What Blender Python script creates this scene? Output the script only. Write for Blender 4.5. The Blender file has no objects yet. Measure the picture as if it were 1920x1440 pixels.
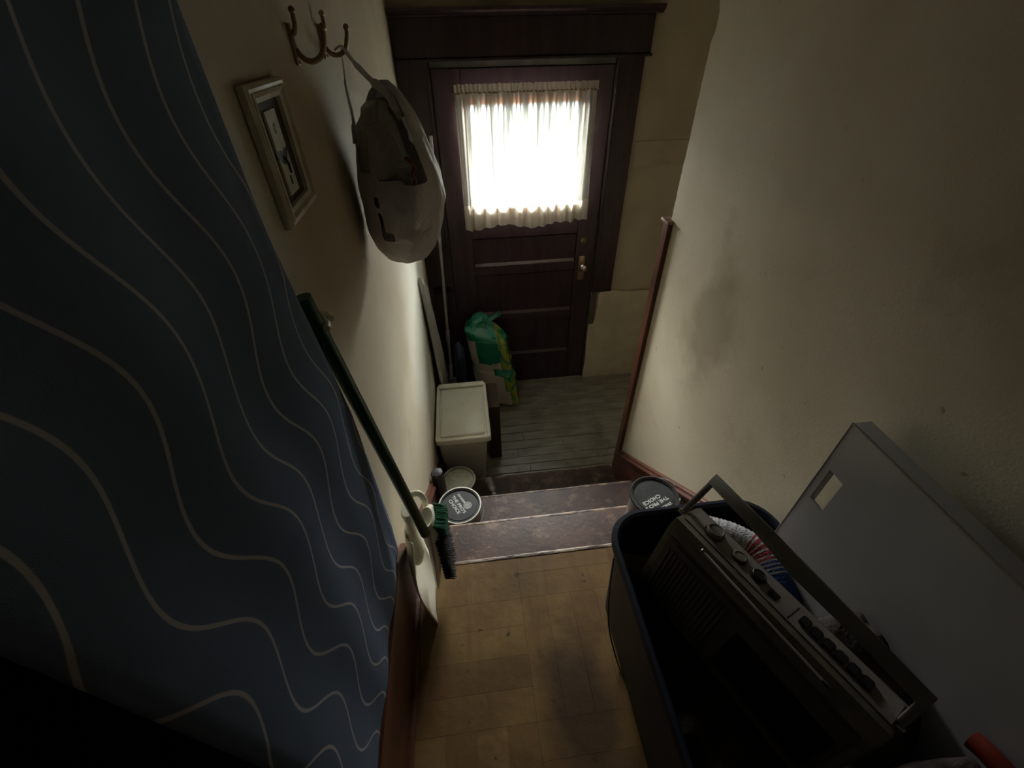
import bpy, bmesh, math, random
from mathutils import Vector, Matrix, noise
random.seed(7)
scn = bpy.context.scene
COL = scn.collection
ZO = 2.14          # eye height above the lower landing; shapes are written relative to the eye height
PI = math.pi

# ------------------------------------------------------------------ camera, world, light, exposure
cam_d = bpy.data.cameras.new('camera'); cam = bpy.data.objects.new('camera', cam_d); COL.objects.link(cam)
cam_d.sensor_width = 36.0; cam_d.lens = 795.0/1920.0*36.0; cam_d.clip_start = 0.01
R = Matrix(((0.9930, 0.0873, -0.0791), (-0.1167, 0.6389, -0.7604), (-0.0159, 0.7643, 0.6447)))
fwd = -R.col[2].normalized(); up = R.col[1]; rt = fwd.cross(up).normalized(); up = rt.cross(fwd).normalized()
cam.matrix_world = Matrix((( rt.x, up.x, -fwd.x, 0), (rt.y, up.y, -fwd.y, 0), (rt.z, up.z, -fwd.z, ZO), (0, 0, 0, 1)))
scn.camera = cam
w = bpy.data.worlds.new('daylight'); scn.world = w; w.use_nodes = True
bg = w.node_tree.nodes['Background']; bg.inputs[0].default_value = (0.86, 0.95, 1.0, 1); bg.inputs[1].default_value = 1.1
def area(name, loc, rot, sx, sy, power, col):
    d = bpy.data.lights.new(name, 'AREA'); d.shape = 'RECTANGLE'; d.size = sx; d.size_y = sy; d.energy = power; d.color = col
    o = bpy.data.objects.new(name, d); COL.objects.link(o); o.location = loc; o.rotation_euler = rot; return o
area('window_daylight', (0.55, 4.6, ZO+0.55), (math.radians(-112), 0, 0), 2.6, 1.9, 2500, (0.97, 1.0, 0.97))
area('added_fill', (0.3, -0.9, ZO+0.75), (math.radians(-20), 0, 0), 0.3, 0.3, 0.03, (1.0, 0.93, 0.85))  # weak unseen fill light added behind the camera
scn.view_settings.view_transform = 'Standard'; scn.view_settings.look = 'None'
scn.view_settings.gamma = 1.0; scn.view_settings.use_curve_mapping = False
scn.view_settings.exposure = 0.80

# ------------------------------------------------------------------ helpers
def link(n, t, a, b): n.links.new(a, b)
def mat(name, col, rough=0.6, col2=None, scale=8.0, bump=0.0, bscale=60.0, metal=0.0, spec=0.5, detail=6.0, lo=0.4, hi=0.62, trans=0.0, stretch=None, sheen=0.0, alpha=1.0, coat=0.0):
    m = bpy.data.materials.new(name); m.use_nodes = True; nt = m.node_tree; N = nt.nodes; b = N['Principled BSDF']
    b.inputs['Base Color'].default_value = (*col, 1); b.inputs['Roughness'].default_value = rough
    b.inputs['Metallic'].default_value = metal; b.inputs['Specular IOR Level'].default_value = spec
    b.inputs['Coat Weight'].default_value = coat
    b.inputs['Alpha'].default_value = alpha
    g = N.new('ShaderNodeNewGeometry'); vec = g.outputs['Position']
    if stretch:
        mp = N.new('ShaderNodeMapping'); mp.inputs['Scale'].default_value = stretch; nt.links.new(vec, mp.inputs[0]); vec = mp.outputs[0]
    if col2:
        t = N.new('ShaderNodeTexNoise'); t.inputs['Scale'].default_value = scale; t.inputs['Detail'].default_value = detail
        nt.links.new(vec, t.inputs['Vector'])
        r = N.new('ShaderNodeValToRGB'); r.color_ramp.elements[0].position = lo; r.color_ramp.elements[1].position = hi
        r.color_ramp.elements[0].color = (*col, 1); r.color_ramp.elements[1].color = (*col2, 1)
        nt.links.new(t.outputs[0], r.inputs[0]); nt.links.new(r.outputs[0], b.inputs['Base Color'])
    if bump:
        t = N.new('ShaderNodeTexNoise'); t.inputs['Scale'].default_value = bscale; t.inputs['Detail'].default_value = 5
        nt.links.new(vec, t.inputs['Vector'])
        bp = N.new('ShaderNodeBump'); bp.inputs['Strength'].default_value = bump; bp.inputs['Distance'].default_value = 0.01
        nt.links.new(t.outputs[0], bp.inputs['Height']); nt.links.new(bp.outputs[0], b.inputs['Normal'])
    return m
def nodes(m): return m.node_tree, m.node_tree.nodes, m.node_tree.nodes['Principled BSDF']
def layer(m, col, scale, lo, hi, amount=1.0, stretch=(1, 1, 1), seed=0.0, detail=8.0):
    """a further colour layer (dirt, scuffs, worn paint) over what already feeds the base colour"""
    nt, N, b = nodes(m)
    g = N.new('ShaderNodeNewGeometry'); mp = N.new('ShaderNodeMapping'); mp.inputs['Scale'].default_value = stretch; mp.inputs['Location'].default_value = (seed, seed*2, -seed)
    nt.links.new(g.outputs['Position'], mp.inputs[0])
    t = N.new('ShaderNodeTexNoise'); t.inputs['Scale'].default_value = scale; t.inputs['Detail'].default_value = detail; t.inputs['Roughness'].default_value = 0.62
    nt.links.new(mp.outputs[0], t.inputs['Vector'])
    mr = N.new('ShaderNodeMapRange'); mr.inputs[1].default_value = lo; mr.inputs[2].default_value = hi; mr.inputs[4].default_value = amount
    nt.links.new(t.outputs[0], mr.inputs[0])
    mx = N.new('ShaderNodeMix'); mx.data_type = 'RGBA'; nt.links.new(mr.outputs[0], mx.inputs[0])
    src = b.inputs['Base Color']
    if src.is_linked: nt.links.new(src.links[0].from_socket, mx.inputs[6])
    else: mx.inputs[6].default_value = src.default_value
    mx.inputs[7].default_value = (*col, 1); nt.links.new(mx.outputs[2], b.inputs['Base Color'])
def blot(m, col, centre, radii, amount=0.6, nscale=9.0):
    """one stain or other colour patch of a given place, size and ragged edge"""
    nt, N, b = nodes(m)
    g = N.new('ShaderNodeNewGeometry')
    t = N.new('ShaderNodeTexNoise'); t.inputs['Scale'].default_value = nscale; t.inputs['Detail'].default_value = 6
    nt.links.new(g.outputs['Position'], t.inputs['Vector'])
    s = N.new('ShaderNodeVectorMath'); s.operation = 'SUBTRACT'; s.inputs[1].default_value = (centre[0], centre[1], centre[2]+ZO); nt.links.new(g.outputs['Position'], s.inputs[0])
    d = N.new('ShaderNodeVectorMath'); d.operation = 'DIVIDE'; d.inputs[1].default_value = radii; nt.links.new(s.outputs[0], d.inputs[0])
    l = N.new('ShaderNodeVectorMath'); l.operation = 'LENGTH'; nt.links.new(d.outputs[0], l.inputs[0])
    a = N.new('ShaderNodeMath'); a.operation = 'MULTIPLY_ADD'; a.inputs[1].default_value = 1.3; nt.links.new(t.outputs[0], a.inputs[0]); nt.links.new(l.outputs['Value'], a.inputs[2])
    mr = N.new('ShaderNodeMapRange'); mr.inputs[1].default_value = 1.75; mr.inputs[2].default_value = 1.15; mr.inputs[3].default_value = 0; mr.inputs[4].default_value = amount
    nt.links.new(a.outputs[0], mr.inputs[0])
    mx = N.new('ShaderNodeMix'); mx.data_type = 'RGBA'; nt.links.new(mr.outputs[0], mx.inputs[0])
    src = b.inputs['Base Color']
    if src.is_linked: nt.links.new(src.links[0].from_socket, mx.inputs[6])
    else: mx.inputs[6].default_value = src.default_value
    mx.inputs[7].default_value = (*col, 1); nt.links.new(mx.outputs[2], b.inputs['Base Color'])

def base_of(bm):
    xs = [v.co.x for v in bm.verts]; ys = [v.co.y for v in bm.verts]; zs = [v.co.z for v in bm.verts]
    return Vector(((min(xs)+max(xs))/2, (min(ys)+max(ys))/2, min(zs)))
def smooth_set(me, ang=35):
    for p in me.polygons: p.use_smooth = True
    me.set_sharp_from_angle(angle=math.radians(ang))
def obj(name, bm, m, parent=None, smooth=True, ang=35, label=None, kind=None):
    """one mesh object; bm is in eye-relative room coordinates"""
    bmesh.ops.recalc_face_normals(bm, faces=bm.faces[:]) if not getattr(bm, '_keep', False) else None
    origin = base_of(bm) if parent is None else Vector((parent.location.x, parent.location.y, parent.location.z-ZO)) if not parent.get('_lx') else Vector(parent['_lx'])
    wo = origin.copy()
    if parent is None: pass
    bmesh.ops.translate(bm, verts=bm.verts[:], vec=-origin)
    me = bpy.data.meshes.new(name); bm.to_mesh(me); bm.free()
    for mm in (m if isinstance(m, (list, tuple)) else [m]): me.materials.append(mm)
    if smooth: smooth_set(me, ang)
    o = bpy.data.objects.new(name, me); COL.objects.link(o)
    if parent is None: o.location = (wo.x, wo.y, wo.z+ZO)
    else:
        o.parent = parent
    ORG[o.name] = wo
    if label: o['label'] = label
    if kind: o['kind'] = kind
    return o
ORG = {}
def sub(name, bm, m, part, **k):
    """a sub-part: child of a part whose own origin is its thing's origin"""
    org = ORG[part.name]
    bmesh.ops.recalc_face_normals(bm, faces=bm.faces[:])
    bmesh.ops.translate(bm, verts=bm.verts[:], vec=-org)
    me = bpy.data.meshes.new(name); bm.to_mesh(me); bm.free()
    for mm in (m if isinstance(m, (list, tuple)) else [m]): me.materials.append(mm)
    smooth_set(me, k.get('ang', 35))
    o = bpy.data.objects.new(name, me); COL.objects.link(o); o.parent = part; ORG[o.name] = org
    if k.get('label'): o['label'] = k['label']
    if k.get('kind'): o['kind'] = k['kind']
    return o
def thing(name, label, cat, loc, group=None):
    o = bpy.data.objects.new(name, None); COL.objects.link(o); o.empty_display_size = 0.05
    o.location = (loc[0], loc[1], loc[2]+ZO); o['label'] = label; o['category'] = cat
    if group: o['group'] = group
    ORG[o.name] = Vector(loc); return o
def setting(name, loc=(0, 0, 0)):
    o = bpy.data.objects.new(name, None); COL.objects.link(o); o.empty_display_size = 0.05
    o.location = (loc[0], loc[1], loc[2]+ZO); o['kind'] = 'structure'; ORG[o.name] = Vector(loc); return o
def tag(o, label, cat, group=None):
    o['label'] = label; o['category'] = cat
    if group: o['group'] = group
    return o
def B(): return bmesh.new()
def box(bm, x0, x1, y0, y1, z0, z1, bev=0.0, mi=0, seg=2):
    vs = [bm.verts.new((x, y, z)) for x in (x0, x1) for y in (y0, y1) for z in (z0, z1)]
    fs = [bm.faces.new([vs[i] for i in q]) for q in ((0, 1, 3, 2), (4, 6, 7, 5), (0, 4, 5, 1), (2, 3, 7, 6), (0, 2, 6, 4), (1, 5, 7, 3))]
    for f in fs: f.material_index = mi
    if bev > 0:
        es = set(e for f in fs for e in f.edges)
        bmesh.ops.bevel(bm, geom=list(es), offset=bev, segments=seg, affect='EDGES', profile=0.5)
    return vs
def boxf(x0, x1, y0, y1, z0, z1, bev=0.0): bm = B(); box(bm, x0, x1, y0, y1, z0, z1, bev); return bm
def prism(bm, pts, axis, a, b, bev=0.0):
    """polygon pts (2d) extruded along an axis from a to b"""
    def P(p, t):
        return {'x': (t, p[0], p[1]), 'y': (p[0], t, p[1]), 'z': (p[0], p[1], t)}[axis]
    A = [bm.verts.new(P(p, a)) for p in pts]; C = [bm.verts.new(P(p, b)) for p in pts]
    n = len(pts); fs = [bm.faces.new(A), bm.faces.new(C[::-1])]
    for i in range(n): fs.append(bm.faces.new((A[i], C[i], C[(i+1) % n], A[(i+1) % n])))
    if bev > 0: bmesh.ops.bevel(bm, geom=list(set(e for f in fs for e in f.edges)), offset=bev, segments=2, affect='EDGES')
def loft(bm, rings, close=True, cap0=True, cap1=True, mi=None):
    vr = [[bm.verts.new(p) for p in r] for r in rings]; n = len(rings[0]); out = []
    for k in range(len(vr)-1):
        for i in range(n if close else n-1):
            j = (i+1) % n
            f = bm.faces.new((vr[k][i], vr[k][j], vr[k+1][j], vr[k+1][i])); out.append(f)
            if mi: f.material_index = mi(k, i)
    if cap0 and close: f = bm.faces.new(vr[0][::-1]); f.material_index = mi(0, 0) if mi else 0
    if cap1 and close: f = bm.faces.new(vr[-1]); f.material_index = mi(len(vr)-2, 0) if mi else 0
    return vr
def lathe(bm, prof, c=(0, 0, 0), n=48, cap=True, M=None):
    rings = []
    for r, z in prof:
        ring = [Vector((r*math.cos(2*PI*i/n), r*math.sin(2*PI*i/n), z)) for i in range(n)]
        if M: ring = [M @ p for p in ring]
        rings.append([p+Vector(c) for p in ring])
    loft(bm, rings, True, cap, cap)
def tube(bm, pts, rad, n=10, flat=1.0, cap=True):
    pts = [Vector(p) for p in pts]; m = len(pts)
    rr = rad if isinstance(rad, (list, tuple)) else [rad]*m
    rings = []; ref = None
    for i, p in enumerate(pts):
        t = (pts[min(i+1, m-1)]-pts[max(i-1, 0)]).normalized()
        if ref is None:
            ref = Vector((0, 0, 1)) if abs(t.z) < 0.9 else Vector((1, 0, 0))
        a = (ref-t*ref.dot(t)).normalized(); b = t.cross(a).normalized(); ref = a
        rings.append([p+(a*math.cos(2*PI*k/n)*flat+b*math.sin(2*PI*k/n))*rr[i] for k in range(n)])
    loft(bm, rings, True, cap, cap)
def smooth_path(pts, k=6):
    P = [Vector(p) for p in pts]; out = []
    for i in range(len(P)-1):
        p0 = P[max(i-1, 0)]; p1 = P[i]; p2 = P[i+1]; p3 = P[min(i+2, len(P)-1)]
        for j in range(k):
            t = j/k
            out.append(0.5*((2*p1)+(-p0+p2)*t+(2*p0-5*p1+4*p2-p3)*t*t+(-p0+3*p1-3*p2+p3)*t**3))
    out.append(P[-1]); return out
def grid(bm, f, nu, nv, mi=0, close_u=False):
    vs = [[bm.verts.new(f(i/nu, j/nv)) for j in range(nv+1)] for i in range(nu+1)]
    for i in range(nu):
        for j in range(nv):
            fc = bm.faces.new((vs[i][j], vs[i+1][j], vs[i+1][j+1], vs[i][j+1])); fc.material_index = mi
    return vs
def rrect(cx, cy, hx, hy, r, z, n=6):
    out = []
    for qx, qy, a0 in ((1, 1, 0), (-1, 1, 90), (-1, -1, 180), (1, -1, 270)):
        for k in range(n+1):
            a = math.radians(a0+90*k/n); out.append((cx+qx*(hx-r)+r*math.cos(a), cy+qy*(hy-r)+r*math.sin(a), z))
    return out
def solid(o, t, off=-1):
    md = o.modifiers.new('thickness', 'SOLIDIFY'); md.thickness = t; md.offset = off; return o
def nz(x, y, z, s=1.0): return noise.noise(Vector((x*s, y*s, z*s)))

# ------------------------------------------------------------------ materials
M = {}
M['plaster'] = mat('cream_plaster', (0.60, 0.53, 0.40), 0.62, (0.53, 0.455, 0.33), 3.0, 0.06, 190, spec=0.3)
layer(M['plaster'], (0.30, 0.25, 0.17), 5.0, 0.60, 0.78, 0.45, seed=3.1)
layer(M['plaster'], (0.16, 0.12, 0.08), 34.0, 0.70, 0.76, 0.55, seed=7.7, detail=3)
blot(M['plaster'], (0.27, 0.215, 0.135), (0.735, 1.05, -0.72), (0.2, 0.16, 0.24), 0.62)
blot(M['plaster'], (0.66, 0.64, 0.54), (-0.26, 1.85, -1.15), (0.3, 0.55, 0.62), 0.9, 4.0)  # paler ragged patch on the left wall
blot(M['plaster'], (0.60, 0.57, 0.47), (-0.26, 0.60, -0.20), (0.2, 0.06, 0.14), 0.7, 30)
M['oldplaster'] = mat('raw_plaster', (0.64, 0.56, 0.40), 0.85, (0.74, 0.66, 0.48), 6.0, 0.5, 60)
layer(M['oldplaster'], (0.60, 0.55, 0.42), 7.0, 0.62, 0.70, 0.6, seed=2.0)
M['farwall'] = mat('landing_wall_paint', (0.56, 0.48, 0.345), 0.8, (0.48, 0.41, 0.29), 5.0, 0.1, 120)
M['darkwood'] = mat('dark_varnished_wood', (0.056, 0.030, 0.034), 0.36, (0.034, 0.018, 0.022), 4.0, 0.12, 30, stretch=(6, 6, 0.8))
layer(M['darkwood'], (0.10, 0.05, 0.045), 9.0, 0.62, 0.80, 0.35, stretch=(3, 3, .6), seed=1.0)
M['redwood'] = mat('red_brown_trim', (0.105, 0.036, 0.020), 0.35, (0.065, 0.022, 0.013), 8.0, 0.12, 40)
layer(M['redwood'], (0.30, 0.19, 0.13), 30.0, 0.66, 0.74, 0.6, seed=4.0)
M['tread'] = mat('worn_brown_tread_paint', (0.082, 0.042, 0.030), 0.50, (0.046, 0.024, 0.018), 9.0, 0.10, 60, spec=0.28)
layer(M['tread'], (0.24, 0.160, 0.110), 11.0, 0.55, 0.68, 0.65, stretch=(1, 1.3, 1), seed=5.0)
layer(M['tread'], (0.30, 0.215, 0.15), 45.0, 0.64, 0.70, 0.6, stretch=(.5, 1.2, 1), seed=9.0)
M['nosing'] = mat('bare_worn_edge', (0.25, 0.165, 0.10), 0.5, (0.085, 0.05, 0.036), 22.0, 0.3, 60, lo=0.40, hi=0.56)
M['landing'] = mat('worn_grey_floor_paint', (0.37, 0.345, 0.29), 0.28, (0.265, 0.24, 0.20), 6.0, 0.2, 30, stretch=(1, 3, 1))
layer(M['landing'], (0.075, 0.05, 0.04), 4.0, 0.55, 0.72, 0.6, seed=1.4)
layer(M['landing'], (0.24, 0.235, 0.20), 16.0, 0.60, 0.72, 0.5, stretch=(.6, 2, 1), seed=6.4)
PQ = []
for i, (a, b2) in enumerate((((0.205, 0.122, 0.042), (0.135, 0.074, 0.025)), ((0.245, 0.150, 0.054), (0.16, 0.092, 0.032)), ((0.17, 0.096, 0.033), (0.115, 0.062, 0.021)))):
    m = mat('parquet_%s' % ('honey', 'pale', 'brown')[i], a, 0.42, b2, 5.0, 0.10, 40, stretch=(1, 1, 1))
    layer(m, (0.13, 0.065, 0.025), 9.0, 0.48, 0.66, 0.8, seed=2.2); layer(m, (0.10, 0.045, 0.018), 30.0, 0.50, 0.70, 0.5, stretch=((1, .12, 1), (.12, 1, 1), (1, .2, 1))[i], seed=5.2); layer(m, (0.03, 0.015, 0.01), 24.0, 0.70, 0.735, 0.85, seed=8.2, detail=2)
    blot(m, (0.045, 0.025, 0.014), (0.19, 0.27, -1.32), (0.11, 0.22, 0.1), 0.85)  # dimness of the near floor painted into the parquet, along with grime
    PQ.append(m)
M['substrate'] = mat('dark_floor_joint', (0.07, 0.04, 0.018), 0.8)
M['ceiling'] = mat('ceiling_paint', (0.42, 0.39, 0.31), 0.8)
M['void'] = mat('unlit_black', (0.012, 0.010, 0.010), 0.9)  # black of unlit space put into the colour
M['white_metal'] = mat('bright_tin', (0.62, 0.60, 0.55), 0.35, metal=0.6)
M['chrome'] = mat('dull_chrome', (0.6, 0.58, 0.55), 0.25, metal=0.95)
M['brass'] = mat('antique_brass', (0.36, 0.26, 0.16), 0.28, metal=0.8)
M['black'] = mat('black_plastic', (0.012, 0.012, 0.013), 0.38)
M['lidblack'] = mat('black_lid_enamel', (0.022, 0.023, 0.024), 0.42, (0.034, 0.036, 0.036), 20)
M['print'] = mat('white_print', (0.62, 0.62, 0.60), 0.6)
M['cream_plastic'] = mat('ivory_plastic', (0.83, 0.80, 0.67), 0.38, (0.77, 0.73, 0.59), 6.0, 0.03, 40)
layer(M['cream_plastic'], (0.42, 0.36, 0.25), 22.0, 0.62, 0.76, 0.45, seed=2.0)
M['bodywhite'] = mat('can_body', (0.30, 0.27, 0.24), 0.3, (0.22, 0.19, 0.17), 12.0, metal=0.5)
M['glass'] = None

def translucent(name, col, f_tr, f_tp, rough=0.5, bump=0.0, col_t=None, gloss=0.0):
    m = bpy.data.materials.new(name); m.use_nodes = True; nt = m.node_tree; N = nt.nodes; N.remove(N['Principled BSDF'])
    d = N.new('ShaderNodeBsdfDiffuse'); d.inputs[0].default_value = (*col, 1)
    t = N.new('ShaderNodeBsdfTranslucent'); t.inputs[0].default_value = (*(col_t or col), 1)
    x = N.new('ShaderNodeBsdfTransparent'); x.inputs[0].default_value = (1, 1, 1, 1)
    a = N.new('ShaderNodeMixShader'); a.inputs[0].default_value = f_tr; nt.links.new(d.outputs[0], a.inputs[1]); nt.links.new(t.outputs[0], a.inputs[2])
    last = a.outputs[0]
    if gloss:
        g = N.new('ShaderNodeBsdfGlossy'); g.inputs['Roughness'].default_value = rough; g.inputs[0].default_value = (1, 1, 1, 1)
        c = N.new('ShaderNodeMixShader'); c.inputs[0].default_value = gloss; nt.links.new(last, c.inputs[1]); nt.links.new(g.outputs[0], c.inputs[2]); last = c.outputs[0]
        if bump:
            ge = N.new('ShaderNodeNewGeometry'); tx = N.new('ShaderNodeTexNoise'); tx.inputs['Scale'].default_value = 22; tx.inputs['Detail'].default_value = 4; tx.inputs['Distortion'].default_value = 1.5
            nt.links.new(ge.outputs['Position'], tx.inputs['Vector'])
            bp = N.new('ShaderNodeBump'); bp.inputs['Strength'].default_value = bump; bp.inputs['Distance'].default_value = 0.02; nt.links.new(tx.outputs[0], bp.inputs['Height'])
            for q in (g, d): nt.links.new(bp.outputs[0], q.inputs['Normal'])
    if f_tp:
        b = N.new('ShaderNodeMixShader'); b.inputs[0].default_value = f_tp; nt.links.new(last, b.inputs[1]); nt.links.new(x.outputs[0], b.inputs[2]); last = b.outputs[0]
    nt.links.new(last, N['Material Output'].inputs[0]); return m
M['sheer'] = translucent('thin_white_cotton', (0.76, 0.76, 0.70), 0.24, 0.20)
nt = M['sheer'].node_tree; N = nt.nodes; ga = N.new('ShaderNodeAttribute'); ga.attribute_name = 'fold_shade'
gm_ = N.new('ShaderNodeMix'); gm_.data_type = 'RGBA'; gm_.inputs[6].default_value = (0.60, 0.62, 0.57, 1); gm_.inputs[7].default_value = (0.020, 0.023, 0.018, 1)  # translucent colour darkens with the painted fold shade
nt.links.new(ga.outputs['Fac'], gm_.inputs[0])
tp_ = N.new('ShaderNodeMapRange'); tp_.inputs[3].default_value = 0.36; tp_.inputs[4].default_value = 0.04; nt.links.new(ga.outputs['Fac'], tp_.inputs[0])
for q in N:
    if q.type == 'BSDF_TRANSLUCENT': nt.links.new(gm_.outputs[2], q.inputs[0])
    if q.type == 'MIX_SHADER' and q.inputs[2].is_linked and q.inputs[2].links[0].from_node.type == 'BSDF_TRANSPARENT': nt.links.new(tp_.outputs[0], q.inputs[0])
M['hem'] = translucent('doubled_white_cotton', (0.72, 0.68, 0.58), 0.35, 0.0)
M['glass'] = translucent('window_glass', (0.9, 0.9, 0.9), 0.0, 0.93, 0.02, gloss=0.8)
M['bag'] = translucent('grey_white_plastic_film', (0.74, 0.70, 0.69), 0.35, 0.06, 0.25, 0.5, gloss=0.10)
M['bag_in'] = translucent('crumpled_grey_film', (0.50, 0.46, 0.43), 0.2, 0.0, 0.25, 0.8, gloss=0.12)
M['film'] = translucent('clear_wrapping_film', (0.66, 0.62, 0.55), 0.3, 0.20, 0.2, 0.9, gloss=0.18)

# ------------------------------------------------------------------ the stairwell shell
XL, XR, YD = -0.26, 0.735, 2.55
ZF, ZL, ZC = -1.32, -2.14, 1.05
NOSE = [(0.697, -1.32), (0.963, -1.525), (1.229, -1.73), (1.495, -1.935)]

# left wall, with a recess, painted black for its shade, behind the blue curtain
wl = B()
box(wl, XL-0.12, XL, 0.50, YD+0.15, ZL-0.1, ZC)
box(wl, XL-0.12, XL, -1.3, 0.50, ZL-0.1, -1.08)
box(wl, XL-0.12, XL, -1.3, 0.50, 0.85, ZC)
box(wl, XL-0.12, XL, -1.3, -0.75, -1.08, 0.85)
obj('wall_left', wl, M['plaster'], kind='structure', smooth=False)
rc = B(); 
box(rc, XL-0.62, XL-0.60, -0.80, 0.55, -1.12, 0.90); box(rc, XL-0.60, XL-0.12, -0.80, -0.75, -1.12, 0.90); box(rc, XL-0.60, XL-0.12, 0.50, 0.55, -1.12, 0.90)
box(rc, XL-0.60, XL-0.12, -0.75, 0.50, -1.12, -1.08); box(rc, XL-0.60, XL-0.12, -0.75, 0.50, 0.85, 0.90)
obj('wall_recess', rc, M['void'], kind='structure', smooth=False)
# right wall: ends above the landing in a chipped plaster edge
wr = B(); rings = []
zz = [ZL-0.1, -1.9, -1.6, -1.3, -1.0, -0.75, -0.54]+[-0.52+0.02*i for i in range(0, 79)]
for z in zz:
    e = 1.462+(0.0035*nz(0, 0, z, 9)+0.003*nz(3, 0, z, 40) if z > -0.54 else 0)
    if -0.03 < z < 0.03: e -= 0.012
    e2 = e-0.004-0.003*abs(nz(5, 1, z, 30))
    rings.append([(XR, -1.3, z), (XR, e2, z), (XR+0.006, e, z), (XR+0.12, e, z), (XR+0.12, -1.3, z)])
loft(wr, rings)
obj('wall_right', wr, M['plaster'], kind='structure', smooth=False)
# door wall
wf = B()
box(wf, XL-0.1, -0.125, YD, YD+0.14, ZL-0.1, ZC); box(wf, 0.84, 1.85, YD, YD+0.14, ZL-0.1, ZC)
box(wf, -0.125, 0.84, YD, YD+0.14, -0.115, ZC)
w_front = obj('wall_front', wf, M['farwall'], kind='structure', smooth=False)
# proud plaster band and the rough lower plaster
b_ = B(); box(b_, 0.955, 1.80, YD-0.006, YD+0.001, -0.62, -0.495, 0.002); obj('plaster_band', b_, mat('band_paint', (0.52, 0.45, 0.33), 0.8, (0.45, 0.39, 0.28), 9, 0.2, 80), w_front)
b_ = B()
pts = [(1.80, -1.40), (1.30, -1.402), (1.26, -1.412), (1.20, -1.398), (1.05, -1.405), (0.99, -1.385), (0.93, -1.393), (0.885, -1.39), (0.872, -1.41), (0.876, -1.50), (0.868, -1.60), (0.862, -1.645), (0.826, -1.65), (0.824, -1.80), (0.832, -1.95), (0.826, -2.14), (1.80, -2.14)]
prism(b_, pts, 'y', YD-0.022, YD+0.001, 0.004); obj('rough_plaster', b_, M['oldplaster'], w_front, ang=50)
# far side walls, back wall, ceiling
obj('wall_landing_right', boxf(1.75, 1.85, 1.30, YD+0.14, ZL-0.1, ZC), M['farwall'], kind='structure', smooth=False)
obj('wall_landing_back', boxf(XR+0.12, 1.85, 1.22, 1.32, ZL-0.1, ZC), M['farwall'], kind='structure', smooth=False)
obj('wall_back', boxf(XL-0.12, XR+0.12, -1.4, -1.3, ZL-0.1, ZC), mat('hall_wall_paint', (0.20, 0.17, 0.13), 0.8), kind='structure', smooth=False)
obj('ceiling', boxf(XL-0.12, 1.85, -1.4, YD+0.14, ZC, ZC+0.1), M['ceiling'], kind='structure', smooth=False)

# ---- lower landing: painted boards
fl = B(); box(fl, XL-0.05, 1.80, 1.22, YD+0.14, ZL-0.10, ZL-0.016)
floor = obj('floor_landing', fl, M['substrate'], kind='structure', smooth=False)
ys = [1.46, 1.53, 1.60, 1.665, 1.728, 1.787, 1.857, 1.93]
while ys[-1] < YD: ys.append(ys[-1]+0.072)
ys[-1] = YD+0.03
for i in range(len(ys)-1):
    cuts = [XL+0.002, 1.75]
    c = random.uniform(0.15, 0.75); cuts.insert(1, c)
    for k in range(2):
        g = 0.0022+0.0008*random.random(); dz = random.uniform(-0.0018, 0.0008)
        b_ = B(); box(b_, cuts[k]+(0.001 if k else 0), cuts[k+1]-0.0005, ys[i]+g/2, ys[i+1]-g/2, ZL-0.016, ZL+dz, 0.0018, seg=1)
        obj('floor_board', b_, M['landing'], floor, smooth=False)

# ---- stairs
st = setting('stairs', (0.24, 1.1, ZL))
for i, (yn, zn) in enumerate(NOSE):
    if i == 0: continue
    y0 = NOSE[i-1][0]-0.028
    b_ = B()
    pr = [(y0-0.01, zn-0.03), (yn-0.006, zn-0.03), (yn, zn-0.024), (yn+0.001, zn-0.008), (yn-0.004, zn-0.0015), (yn-0.010, zn), (y0-0.01, zn)]
    nx = 14
    for s in range(nx):
        pass
    rings = []
    for s in range(nx+1):
        x = XL+0.022+(XR-0.022-XL-0.022)*s/nx
        dy = 0.0016*nz(x, i, 0, 7); dz = -0.0018*abs(nz(x, i, 4, 11))
        rings.append([(x, p[0]+(dy if p[0] > y0+0.05 else 0), p[1]+(dz if p[1] > zn-0.01 and p[0] > y0+0.05 else 0)) for p in pr])
    loft(b_, rings)
    tr = obj('tread', b_, M['tread'], st, ang=60)
    # bare wood worn along the nosing
    b2 = B(); rings = []
    for s in range(41):
        x = XL+0.03+(XR-0.03-XL-0.03)*s/40
        wd = 0.006+0.007*abs(nz(x, i, 9, 13)); dy = 0.0016*nz(x, i, 0, 7)
        rings.append([(x, yn-0.006-wd, zn+0.0001), (x, yn-0.009, zn+0.0006), (x, yn-0.002+dy, zn-0.002), (x, yn+0.002+dy, zn-0.009), (x, yn-0.001+dy, zn-0.013), (x, yn-0.012, zn-0.008)])
    loft(b2, rings); sub('worn_edge', b2, M['nosing'], tr, label='bare worn front edge of the tread')
for i, (yn, zn) in enumerate(NOSE):
    zb = NOSE[i+1][1] if i < 3 else ZL
    obj('riser', boxf(XL+0.022, XR-0.022, yn-0.045, yn-0.026, zb-0.005, zn-0.028), M['tread'], st, smooth=False)
b_ = B(); prism(b_, [(0.64, -1.50), (1.45, -2.12), (1.45, -2.14), (0.64, -2.14)], 'x', XL+0.03, XR-0.03)
obj('carriage', b_, M['void'], st, smooth=False)

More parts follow.
